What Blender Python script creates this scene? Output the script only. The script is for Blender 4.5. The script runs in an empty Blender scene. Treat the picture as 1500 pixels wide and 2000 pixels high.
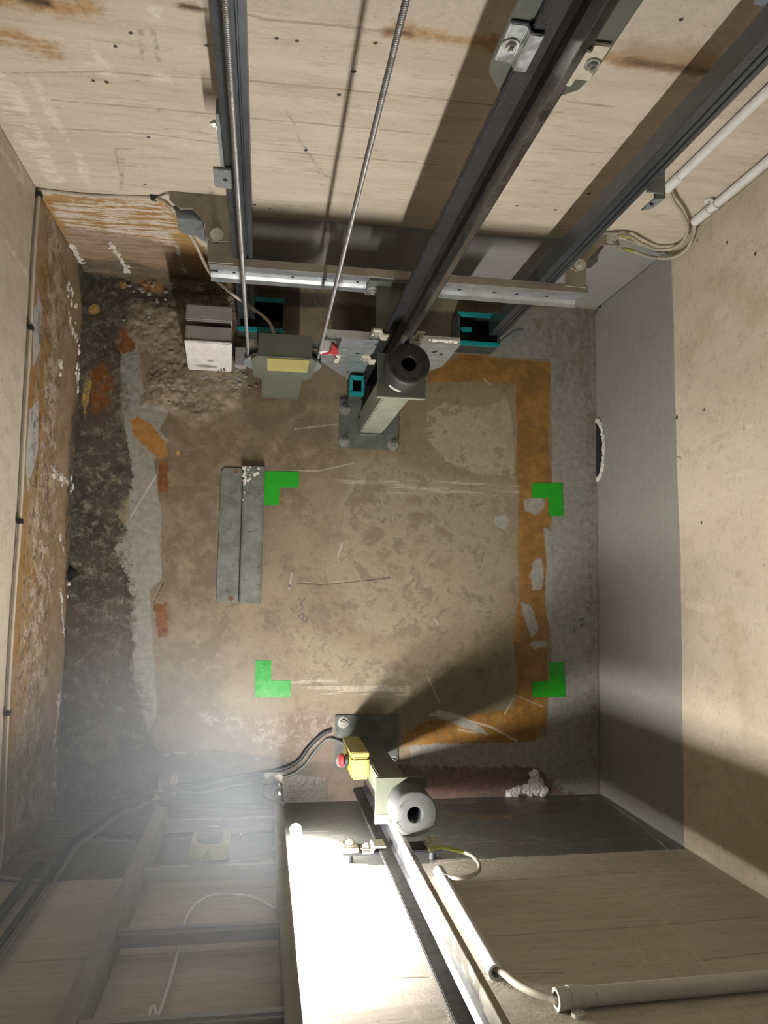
import bpy, bmesh, math, random
import numpy as np
from mathutils import Vector, Matrix
random.seed(7)
SC = bpy.context.scene
COL = SC.collection
# ------------------------------------------------------------------ camera, light, exposure
cam_d = bpy.data.cameras.new('camera'); cam = bpy.data.objects.new('camera', cam_d); COL.objects.link(cam)
cam_d.sensor_fit = 'HORIZONTAL'; cam_d.sensor_width = 36; cam_d.lens = 36.0; cam_d.clip_start = .05
cam.matrix_world = Matrix(((0.98776, -0.02914, -0.153237, 0), (0.014985, 0.995579, -0.09273, 0),
                           (0.155261, 0.089299, 0.983829, 2.3), (0, 0, 0, 1)))
SC.camera = cam
wd = bpy.data.worlds.new('world'); SC.world = wd; wd.use_nodes = True
wd.node_tree.nodes['Background'].inputs[0].default_value = (.95, .97, 1, 1)
wd.node_tree.nodes['Background'].inputs[1].default_value = .05
TUBE_STRENGTH = 345
la = bpy.data.lights.new('overhead_fill', 'AREA'); la.shape = 'RECTANGLE'; la.size = 1.2; la.size_y = .5  # unseen overhead fill, added to brighten the front wall and the shadows
la.energy = 3.4; la.color = (1, .93, .83)
lo = bpy.data.objects.new('overhead_fill', la); COL.objects.link(lo)
lo.location = (.30, .45, 3.2); lo.rotation_euler = (math.radians(-22), 0, 0)
SC.view_settings.view_transform = 'Standard'; SC.view_settings.look = 'None'
SC.view_settings.gamma = 1; SC.view_settings.use_curve_mapping = False
SC.view_settings.exposure = 0.0
SC.cycles.max_bounces = 4; SC.cycles.diffuse_bounces = 3; SC.cycles.glossy_bounces = 2; SC.cycles.volume_bounces = 0; SC.cycles.transmission_bounces = 1
SC.cycles.sample_clamp_indirect = 6
XL, XR, YF, YB, TOP = -.545, 1.045, -.635, .90, 3.4

# ------------------------------------------------------------------ helpers
class MB:
    def __init__(s): s.v = []; s.f = []
    def add(s, v, f):
        n = len(s.v); s.v += [tuple(p) for p in v]; s.f += [tuple(i + n for i in q) for q in f]; return s
    def box(s, x0, x1, y0, y1, z0, z1):
        return s.prism([(x0, y0), (x1, y0), (x1, y1), (x0, y1)], z0, z1, 'z')
    def prism(s, poly, a0, a1, ax='z'):
        n = len(poly)
        def P(p, a): return {'z': (p[0], p[1], a), 'y': (p[0], a, p[1]), 'x': (a, p[0], p[1])}[ax]
        v = [P(p, a0) for p in poly] + [P(p, a1) for p in poly]
        f = [tuple(range(n))[::-1], tuple(range(n, 2 * n))] + [(i, (i + 1) % n, n + (i + 1) % n, n + i) for i in range(n)]
        return s.add(v, f)
    def frame(s, d):
        d = Vector(d).normalized(); a = Vector((0, 0, 1)) if abs(d.z) < .9 else Vector((1, 0, 0))
        u = d.cross(a).normalized(); return u, d.cross(u).normalized()
    def cyl(s, p0, p1, r, r1=None, n=20):
        r1 = r if r1 is None else r1; p0 = Vector(p0); p1 = Vector(p1); u, w = s.frame(p1 - p0)
        v = [p + (u * math.cos(t) + w * math.sin(t)) * q for p, q in ((p0, r), (p1, r1)) for t in [2 * math.pi * i / n for i in range(n)]]
        f = [tuple(range(n))[::-1], tuple(range(n, 2 * n))] + [(i, (i + 1) % n, n + (i + 1) % n, n + i) for i in range(n)]
        return s.add(v, f)
    def lathe(s, p, d, prof, n=40):          # prof: (distance along d, radius), closed loop
        p = Vector(p); d = Vector(d).normalized(); u, w = s.frame(d); m = len(prof); v = []; f = []
        for i in range(n):
            t = 2 * math.pi * i / n; e = u * math.cos(t) + w * math.sin(t)
            v += [p + d * a + e * r for a, r in prof]
        for i in range(n):
            for j in range(m):
                k = (j + 1) % m; i2 = (i + 1) % n
                f.append((i * m + j, i2 * m + j, i2 * m + k, i * m + k))
        return s.add(v, f)
    def tube(s, pts, r, n=10, sub=8, lob=0, twist=0):
        P = [Vector(p) for p in pts]; Q = []
        if len(P) > 2 and sub > 1:
            E = [P[0] * 2 - P[1]] + P + [P[-1] * 2 - P[-2]]
            for i in range(1, len(E) - 2):
                for k in range(sub):
                    t = k / sub; a, b, c, d = E[i - 1:i + 3]
                    Q.append(.5 * ((2 * b) + (c - a) * t + (2 * a - 5 * b + 4 * c - d) * t * t + (3 * b - a - 3 * c + d) * t ** 3))
            Q.append(P[-1])
        elif len(P) == 2 and sub > 1: Q = [P[0].lerp(P[1], k / sub) for k in range(sub + 1)]
        else: Q = P
        u = None; v = []; f = []; L = 0
        for i, q in enumerate(Q):
            d = (Q[min(i + 1, len(Q) - 1)] - Q[max(i - 1, 0)]).normalized()
            if i: L += (q - Q[i - 1]).length
            if u is None: u, w = s.frame(d)
            u = (u - d * u.dot(d)).normalized(); w = d.cross(u)
            for k in range(n):
                t = 2 * math.pi * k / n; rr = r * (1 + .10 * math.cos(lob * t)) if lob else r; t += L * twist
                v.append(q + (u * math.cos(t) + w * math.sin(t)) * rr)
        m = len(Q)
        f = [(i * n + k, i * n + (k + 1) % n, (i + 1) * n + (k + 1) % n, (i + 1) * n + k) for i in range(m - 1) for k in range(n)]
        f += [tuple(range(n))[::-1], tuple(range((m - 1) * n, m * n))]
        return s.add(v, f)
    def bolt(s, p, d, r=.007, h=.006):       # washer, hexagon head and stud end
        p = Vector(p); d = Vector(d).normalized()
        s.cyl(p, p + d * .002, r * 1.7, n=18); s.cyl(p + d * .002, p + d * (.002 + h), r, n=6)
        return s.cyl(p + d * (.002 + h), p + d * (.006 + h), r * .5, n=10)

def ob(name, mb, mat, parent=None, bev=0, smooth=False, o0=(0, 0, 0)):
    me = bpy.data.meshes.new(name); bm = bmesh.new()
    vs = [bm.verts.new(Vector(p) - Vector(o0)) for p in mb.v]
    for q in mb.f:
        try: bm.faces.new([vs[i] for i in q])
        except ValueError: pass
    bmesh.ops.recalc_face_normals(bm, faces=bm.faces)
    if bev:
        es = [e for e in bm.edges if len(e.link_faces) == 2 and e.calc_face_angle(0) > .5]
        bmesh.ops.bevel(bm, geom=es, offset=bev, segments=2, affect='EDGES', clamp_overlap=True)
    if smooth:
        for f in bm.faces: f.smooth = True
        for e in bm.edges:
            if len(e.link_faces) == 2 and e.calc_face_angle(0) > .7: e.smooth = False
    bm.to_mesh(me); bm.free(); me.materials.append(M[mat])
    o = bpy.data.objects.new(name, me); COL.objects.link(o)
    if parent is not None: o.parent = parent
    return o

class Thing:
    def __init__(s, name, label, cat, loc, group=None):
        s.e = bpy.data.objects.new(name, None); COL.objects.link(s.e); s.e.location = loc; s.loc = loc
        s.e.empty_display_size = .05
        s.e['label'] = label; s.e['category'] = cat
        if group: s.e['group'] = group
    def part(s, name, mb, mat, bev=0, smooth=False, label=None, kind=None):
        o = ob(name, mb, mat, s.e, bev, smooth, s.loc)
        if label: o['label'] = label
        if kind: o['kind'] = kind
        return o
    def sub(s, parent, name, mb, mat, bev=0, smooth=False, label=None):
        o = ob(name, mb, mat, parent, bev, smooth, s.loc)
        if label: o['label'] = label
        return o

def single(name, mb, mat, label, cat, loc, group=None, bev=0, smooth=False):
    o = ob(name, mb, mat, None, bev, smooth, loc); o.location = loc
    o['label'] = label; o['category'] = cat
    if group: o['group'] = group
    return o

def copy_thing(root, label=None):
    r = root.copy(); COL.objects.link(r)
    if label: r['label'] = label
    for ch in list(root.children):
        c = ch.copy(); COL.objects.link(c); c.parent = r
        for g in ch.children:
            d = g.copy(); COL.objects.link(d); d.parent = c
    return r

# ------------------------------------------------------------------ materials
M = {}
class NB:
    def __init__(s, name):
        s.m = bpy.data.materials.new(name); s.m.use_nodes = True; s.t = s.m.node_tree; s.n = s.t.nodes
        s.b = s.n['Principled BSDF']; M[name] = s.m
        s.tc = s.n.new('ShaderNodeTexCoord').outputs['Object']
    def set(s, sock, v):
        if hasattr(v, 'is_output'): s.t.links.new(v, sock)
        elif isinstance(v, (tuple, list)) and sock.type == 'RGBA': sock.default_value = tuple(v)[:3] + (1,)
        else: sock.default_value = v
    def math(s, op, a, b=0.0, c=None, clamp=False):
        n = s.n.new('ShaderNodeMath'); n.operation = op; n.use_clamp = clamp
        s.set(n.inputs[0], a); s.set(n.inputs[1], b)
        if c is not None: s.set(n.inputs[2], c)
        return n.outputs[0]
    def mapv(s, scale):
        n = s.n.new('ShaderNodeMapping'); s.t.links.new(s.tc, n.inputs[0]); n.inputs['Scale'].default_value = scale
        n.inputs['Location'].default_value = (random.uniform(0, 9), random.uniform(0, 9), random.uniform(0, 9))
        return n.outputs[0]
    def noise(s, scale, stretch=(1, 1, 1), detail=5, rough=.6, dist=0):
        n = s.n.new('ShaderNodeTexNoise'); s.set(n.inputs['Vector'], s.mapv(stretch))
        n.inputs['Scale'].default_value = scale; n.inputs['Detail'].default_value = detail
        n.inputs['Roughness'].default_value = rough; n.inputs['Distortion'].default_value = dist
        return n.outputs[0]
    def vor(s, scale, stretch=(1, 1, 1)):
        n = s.n.new('ShaderNodeTexVoronoi'); s.set(n.inputs['Vector'], s.mapv(stretch)); n.inputs['Scale'].default_value = scale
        return n.outputs['Distance']
    def ramp(s, x, a, b, lo=0.0, hi=1.0, smooth=True):
        n = s.n.new('ShaderNodeMapRange'); n.interpolation_type = 'SMOOTHSTEP' if smooth else 'LINEAR'
        s.set(n.inputs[0], x); s.set(n.inputs[1], a); s.set(n.inputs[2], b); s.set(n.inputs[3], lo); s.set(n.inputs[4], hi)
        return n.outputs[0]
    def mix(s, f, a, b, mode='MIX'):
        n = s.n.new('ShaderNodeMix'); n.data_type = 'RGBA'; n.blend_type = mode
        s.set(n.inputs[0], f); s.set(n.inputs[6], a); s.set(n.inputs[7], b); return n.outputs[2]
    def attr(s, a):
        n = s.n.new('ShaderNodeAttribute'); n.attribute_name = a; return n.outputs['Fac']
    def bump(s, h, dist, strength=1.0):
        n = s.n.new('ShaderNodeBump'); s.set(n.inputs['Height'], h); n.inputs['Distance'].default_value = dist
        n.inputs['Strength'].default_value = strength; s.t.links.new(n.outputs[0], s.b.inputs['Normal'])
    def out(s, col=None, rough=None, metal=None, spec=None):
        if col is not None: s.set(s.b.inputs['Base Color'], col)
        if rough is not None: s.set(s.b.inputs['Roughness'], rough)
        if metal is not None: s.b.inputs['Metallic'].default_value = metal
        if spec is not None: s.b.inputs['Specular IOR Level'].default_value = spec

def mat(name, c1, c2=None, rough=.5, metal=0, scale=12, stretch=(1, 1, 1), bump=0, bscale=80, dirt=None, dirt_amt=.55, spec=.5):
    b = NB(name); c2 = c2 or tuple(x * .8 for x in c1)
    col = b.mix(b.ramp(b.noise(scale, stretch), .32, .68), c1, c2)
    if dirt: col = b.mix(b.ramp(b.noise(scale * 2.3, detail=8, rough=.7), dirt_amt, dirt_amt + .13), col, dirt)
    b.out(col, b.ramp(b.noise(scale * 1.7), .3, .7, rough - .08, rough + .08), metal, spec)
    if bump: b.bump(b.noise(bscale, stretch), bump)
    return b

mat('steel_dark', (.12, .135, .155), (.07, .08, .092), .33, .75, 6, (1, 1, .15), .0003, 90)
mat('rail_black', (.007, .007, .008), (.014, .014, .016), .5, 0, 40, bump=.0004, bscale=220, spec=.3)
mat('rail_blade', (.26, .24, .225), (.22, .205, .19), .26, .95, 10, (1, 1, .04))
mat('rail_front', (.008, .009, .012), (.03, .03, .035), .38, 0, 40, bump=.0005, bscale=220, dirt=(.2, .19, .17), dirt_amt=.72)
mat('blade_front', (.52, .49, .43), (.46, .43, .37), .26, .9, 10, (1, 1, .04))
mat('galvanised', (.52, .55, .57), (.40, .43, .45), .38, .8, 30, (1, 1, 1), .0002, 120)
mat('galv_bright', (.62, .65, .66), (.52, .55, .56), .32, .85, 30, bump=.0002, bscale=90)
mat('galv_dull', (.25, .28, .29), (.19, .21, .22), .5, .5, 14, bump=.0004, bscale=90, dirt=(.12, .10, .075), dirt_amt=.55)
mat('dusty_plate', (.30, .27, .215), (.22, .2, .16), .75, .15, 18, bump=.0005, bscale=150, dirt=(.13, .105, .08), dirt_amt=.6)
mat('olive_paint', (.095, .105, .08), (.075, .083, .064), .42, 0, 8, bump=.0003, bscale=110)
mat('olive_pale', (.22, .235, .185), (.175, .19, .15), .45, 0, 10, bump=.0003, bscale=110, dirt=(.5, .5, .46), dirt_amt=.76)
mat('oily_plate', (.075, .088, .078), (.12, .13, .115), .2, .1, 22, bump=.0008, bscale=70, dirt=(.42, .42, .38), dirt_amt=.70)
mat('foot_plate', (.15, .165, .15), (.24, .25, .23), .5, .1, 18, bump=.001, bscale=90, dirt=(.42, .43, .40), dirt_amt=.55)
mat('rubber', (.014, .014, .015), (.022, .022, .023), .55, 0, 20, bump=.0003, bscale=200)
mat('rubber_dusty', (.055, .058, .058), (.085, .088, .088), .45, 0, 20, bump=.0004, bscale=200, dirt=(.16, .16, .155), dirt_amt=.68)
mat('void', (.004, .004, .004), (.006, .006, .006), .9)
mat('teal', (.0, .26, .28), (.0, .19, .21), .4, 0, 10)
mat('tray_dark', (.035, .045, .045), (.06, .07, .065), .4, .3, 14, dirt=(.13, .12, .09), dirt_amt=.6)
mat('oil', (.008, .008, .007), (.004, .004, .004), .12)
mat('white_block', (.62, .58, .56), (.52, .485, .465), .7, 0, 14, (3, 1, 1), .0006, 70, dirt=(.3, .28, .26), dirt_amt=.68)
mat('block_top', (.27, .25, .235), (.22, .2, .185), .8, 0, 18, bump=.0006, bscale=90, dirt=(.14, .12, .11), dirt_amt=.66)
mat('plate_weathered', (.105, .112, .098), (.17, .18, .162), .55, .3, 22, bump=.0006, bscale=110, dirt=(.085, .07, .05), dirt_amt=.55)
mat('zinc', (.62, .62, .58), (.48, .48, .44), .38, .75, 30, dirt=(.35, .32, .26), dirt_amt=.66)
mat('bolt_wet', (.20, .20, .175), (.30, .30, .27), .3, .4, 60, bump=.0006, bscale=120, dirt=(.45, .44, .4), dirt_amt=.6)
mat('cream_zinc', (.60, .56, .46), (.5, .46, .36), .5, .3, 40, bump=.0004, bscale=120, dirt=(.28, .24, .17), dirt_amt=.62)
mat('alu', (.33, .325, .31), (.25, .245, .235), .5, .55, 16, (1, 1, .25), .0003, 120, dirt=(.17, .16, .15), dirt_amt=.64)
mat('alu_rung', (.36, .36, .35), (.28, .28, .27), .5, .5, 16, (.25, 1, 1), .0003, 120, dirt=(.2, .19, .17), dirt_amt=.62)
mat('green_tape', (.004, .27, .003), (.005, .23, .006), .4, 0, 25, bump=.0002, bscale=60)
mat('green_tape_worn', (.008, .23, .015), (.012, .27, .025), .3, 0, 18, bump=.0004, bscale=60, dirt=(.16, .42, .17), dirt_amt=.6)
mat('yellow', (.31, .27, .055), (.26, .22, .045), .45, 0, 20, dirt=(.3, .25, .06), dirt_amt=.68)
mat('yellow_label', (.27, .24, .075), (.22, .19, .07), .6)
mat('red', (.32, .03, .035), (.25, .02, .025), .4)
mat('black_plastic', (.012, .013, .016), (.02, .021, .025), .4)
mat('dark_cable', (.02, .022, .028), (.035, .037, .042), .5)
mat('grey_cable', (.20, .20, .195), (.16, .16, .155), .5, dirt=(.1, .09, .08), dirt_amt=.62)
mat('cream_cable', (.42, .38, .31), (.36, .32, .26), .55, dirt=(.24, .2, .15), dirt_amt=.6)
mat('white_plastic', (.66, .65, .64), (.60, .59, .58), .4, 0, 20, dirt=(.42, .39, .35), dirt_amt=.7)
mat('grey_plastic', (.52, .50, .46), (.45, .43, .39), .45, 0, 20, dirt=(.25, .22, .19), dirt_amt=.62)
mat('earth_sleeve', (.34, .35, .05), (.26, .30, .05), .5)
mat('wire_rope', (.27, .27, .27), (.19, .19, .19), .45, .5, 60)
mat('foam', (.62, .60, .58), (.5, .48, .46), .8, 0, 60, bump=.002, bscale=120)
mat('salt', (.62, .58, .54), (.48, .43, .38), .85, 0, 60, bump=.002, bscale=160)
mat('label_white', (.5, .48, .45), (.42, .4, .37), .6, dirt=(.2, .19, .18), dirt_amt=.6)
mat('rust', (.16, .07, .02), (.08, .035, .012), .8, 0, 40)
mat('wire_mark', (.035, .035, .045), (.05, .05, .06), .5)
b = NB('tube_glow'); b.out((.9, .9, .9), .4)
b.b.inputs['Emission Color'].default_value = (1.0, .96, .89, 1); b.b.inputs['Emission Strength'].default_value = TUBE_STRENGTH

# ---- layered wall and floor materials: every layer's outline is a signed distance stored on the mesh
def seg_d(P, a, b):
    a = np.array(a); b = np.array(b); ab = b - a; t = np.clip(((P - a) @ ab) / max(ab @ ab, 1e-12), 0, 1)
    return np.hypot(*(P - a - t[:, None] * ab).T)
def sdf(P, shapes):
    out = np.full(len(P), -.5)
    for sh in shapes:
        if sh[0] == 's':
            w, pl = max(sh[1], .0044) / 2, sh[2]
            d = np.min([seg_d(P, pl[i], pl[i + 1]) for i in range(len(pl) - 1)], axis=0); s = w - d
        elif sh[0] == 'b':                                  # round blot
            s = max(sh[1], .004) - np.hypot(P[:, 0] - sh[2][0][0], P[:, 1] - sh[2][0][1])
        else:
            pl = sh; n = len(pl); ins = np.zeros(len(P), bool); d = np.full(len(P), 9.)
            for i in range(n):
                a = pl[i]; c = pl[(i + 1) % n]; d = np.minimum(d, seg_d(P, a, c))
                if a[1] != c[1]:
                    cr = ((a[1] > P[:, 1]) != (c[1] > P[:, 1])) & (P[:, 0] < (c[0] - a[0]) * (P[:, 1] - a[1]) / (c[1] - a[1]) + a[0])
                    ins ^= cr
            s = np.where(ins, d, -d)
        out = np.maximum(out, s)
    return out

def layered(name, base, layers, grain, rough=.75, bump=.0016, pores=0):
    b = NB(name); g1, g2, g3 = base
    n1 = b.noise(3.2, grain, 4, .62); n2 = b.noise(16, grain, 5, .72); n3 = b.noise(75, (1, 1, 1), 3, .75)
    streak = b.noise(60, (grain[0] * .35, grain[1] * .35, max(grain[2], 1) * 1.5), 3, .7)
    col = b.mix(b.ramp(n1, .36, .64), g1, g2)
    col = b.mix(b.ramp(n2, .50, .70, 0, .8), col, g3)
    col = b.mix(b.ramp(streak, .54, .74, 0, .45), col, tuple(x * .60 for x in g1))
    col = b.mix(b.ramp(n3, .56, .72, 0, .35), col, tuple(min(1, x * 1.25) for x in g2))
    if pores:                                             # blow holes in the cast concrete
        pv = b.n.new('ShaderNodeTexVoronoi'); pv.inputs['Scale'].default_value = 22; pv.inputs['Randomness'].default_value = 1
        b.t.links.new(b.mapv((1, 1, 1.6)), pv.inputs['Vector']); sp = b.n.new('ShaderNodeSeparateColor'); b.t.links.new(pv.outputs['Color'], sp.inputs[0])
        rad = b.ramp(sp.outputs[0], .62, 1.0, 0, .085, False)
        col = b.mix(b.ramp(b.math('SUBTRACT', rad, pv.outputs['Distance']), 0, .02, 0, pores), col, (.05, .04, .03))
    ro = b.ramp(n2, .3, .7, rough - .1, rough + .1)
    h = b.math('ADD', b.math('MULTIPLY', n2, .5), b.math('MULTIPLY', n3, .75))
    edge_f = b.noise(55, (1, 1, 1), 4, .72); edge_c = b.noise(9, (1, 1, 1), 3, .6)
    edge = b.math('ADD', b.math('MULTIPLY', b.math('SUBTRACT', edge_f, .5), 4.0), b.math('MULTIPLY', b.math('SUBTRACT', edge_c, .5), 4.2))
    patch2 = b.noise(38, (1, 1, 1), 4, .72, .4); crack = None
    patch = b.noise(13, grain, 5, .74, .3); fine = n3; speck = n3
    for i, L in enumerate(layers):
        s = b.attr('layer_%d' % i); a = L.get('amp', .012)
        sf = L.get('soft', .0025)
        m = b.ramp(b.math('ADD', s, b.math('MULTIPLY', edge, a)), -sf, sf)
        if 'patch' in L:                                  # only there where the flakes are left
            t, w = L['patch']; m = b.math('MULTIPLY', m, b.ramp(patch, t - w, t + w))
        if 'patch2' in L:
            t, w = L['patch2']; m = b.math('MULTIPLY', m, b.ramp(patch2, t - w, t + w))
        if 'crack' in L:
            if crack is None:
                v = b.n.new('ShaderNodeTexVoronoi'); v.feature = 'DISTANCE_TO_EDGE'; v.inputs['Scale'].default_value = 26
                w_ = b.n.new('ShaderNodeVectorMath'); w_.operation = 'MULTIPLY_ADD'
                nz = b.n.new('ShaderNodeTexNoise'); nz.inputs['Scale'].default_value = 20; nz.inputs['Detail'].default_value = 2; b.t.links.new(b.tc, nz.inputs['Vector'])
                b.t.links.new(nz.outputs['Color'], w_.inputs[0]); w_.inputs[1].default_value = (.06, .06, .06); b.t.links.new(b.tc, w_.inputs[2])
                b.t.links.new(w_.outputs[0], v.inputs['Vector']); crack = v.outputs['Distance']
            m = b.math('MULTIPLY', m, b.ramp(crack, L['crack'], L['crack'] * .25))
        if 'speck' in L:
            t, w = L['speck']; m = b.math('MULTIPLY', m, b.ramp(b.noise(L.get('sscale', 60), L.get('sstretch', (1, 1, 1)), 3, .7), t - w, t + w))
        m = b.math('MULTIPLY', m, L.get('op', 1.0))
        c1, c2 = L['col']
        lc = b.mix(b.ramp(patch if L.get('big') else edge_f, .38, .62), c1, c2)
        lc = b.mix(b.ramp(speck, .52, .70, 0, L.get('grit', .35)), lc, L.get('gcol', tuple(x * .5 for x in c1)))
        col = b.mix(m, col, lc)
        ro = b.math('ADD', b.math('MULTIPLY', ro, b.math('SUBTRACT', 1, m)), b.math('MULTIPLY', m, L.get('rough', .6)))
        if 'h' in L and 'speck' not in L:
            mh = b.ramp(b.math('ADD', s, b.math('MULTIPLY', b.math('SUBTRACT', n3, .5), a * 3)), -sf, sf)
            h = b.math('ADD', b.math('MULTIPLY', h, b.math('SUBTRACT', 1, b.math('MULTIPLY', mh, L.get('flat', .3)))), b.math('MULTIPLY', mh, L['h']))
    b.out(col, ro); b.bump(h, bump, .9)
    return b

def panel(name, mat_name, us, vs, to3, layers, out_dir, relief=None):
    """a wall or floor: a fine front face with its paint outlines as attributes, and a thick back."""
    nu, nv = len(us), len(vs); U, V = np.meshgrid(us, vs, indexing='ij'); P = np.stack([U.ravel(), V.ravel()], 1)
    h = relief(P) if relief else np.zeros(len(P))
    X = to3(P, h); idx = np.arange(nu * nv).reshape(nu, nv)
    F = np.stack([idx[:-1, :-1], idx[1:, :-1], idx[1:, 1:], idx[:-1, 1:]], -1).reshape(-1, 4)
    rim = np.concatenate([idx[:, 0], idx[-1, 1:], idx[::-1, -1][1:], idx[0, ::-1][1:-1]])
    nb = len(rim); bk = X[rim] + np.array(out_dir) * .15; n0 = len(X)
    S = np.stack([rim, np.roll(rim, -1), n0 + np.roll(np.arange(nb), -1), n0 + np.arange(nb)], -1)
    faces = F.tolist() + S.tolist() + [list(range(n0, n0 + nb))]
    me = bpy.data.meshes.new(name); me.from_pydata(np.concatenate([X, bk]).tolist(), [], faces)
    me.update()
    bm = bmesh.new(); bm.from_mesh(me); bmesh.ops.recalc_face_normals(bm, faces=bm.faces)
    bm.faces.ensure_lookup_table()
    if bm.faces[0].normal.dot(Vector(out_dir)) > 0: bmesh.ops.reverse_faces(bm, faces=bm.faces)
    for f in bm.faces: f.smooth = len(f.verts) == 4 and f.index < len(F)
    bm.to_mesh(me); bm.free()
    for i, L in enumerate(layers):
        a = me.attributes.new('layer_%d' % i, 'FLOAT', 'POINT')
        a.data.foreach_set('value', np.concatenate([sdf(P, L['shapes']), np.full(nb, -.5)]).astype(np.float32))
    me.materials.append(M[mat_name]); o = bpy.data.objects.new(name, me); COL.objects.link(o); o['kind'] = 'structure'
    return o

def vnoise(P, s, seed=0):
    rng = np.random.RandomState(seed); G = rng.rand(64, 64); q = P * s; i = np.floor(q).astype(int); f = q - i; f = f * f * (3 - 2 * f)
    g = lambda a, b: G[a % 64, b % 64]
    return (g(i[:, 0], i[:, 1]) * (1 - f[:, 0]) + g(i[:, 0] + 1, i[:, 1]) * f[:, 0]) * (1 - f[:, 1]) + \
           (g(i[:, 0], i[:, 1] + 1) * (1 - f[:, 0]) + g(i[:, 0] + 1, i[:, 1] + 1) * f[:, 0]) * f[:, 1]

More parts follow.
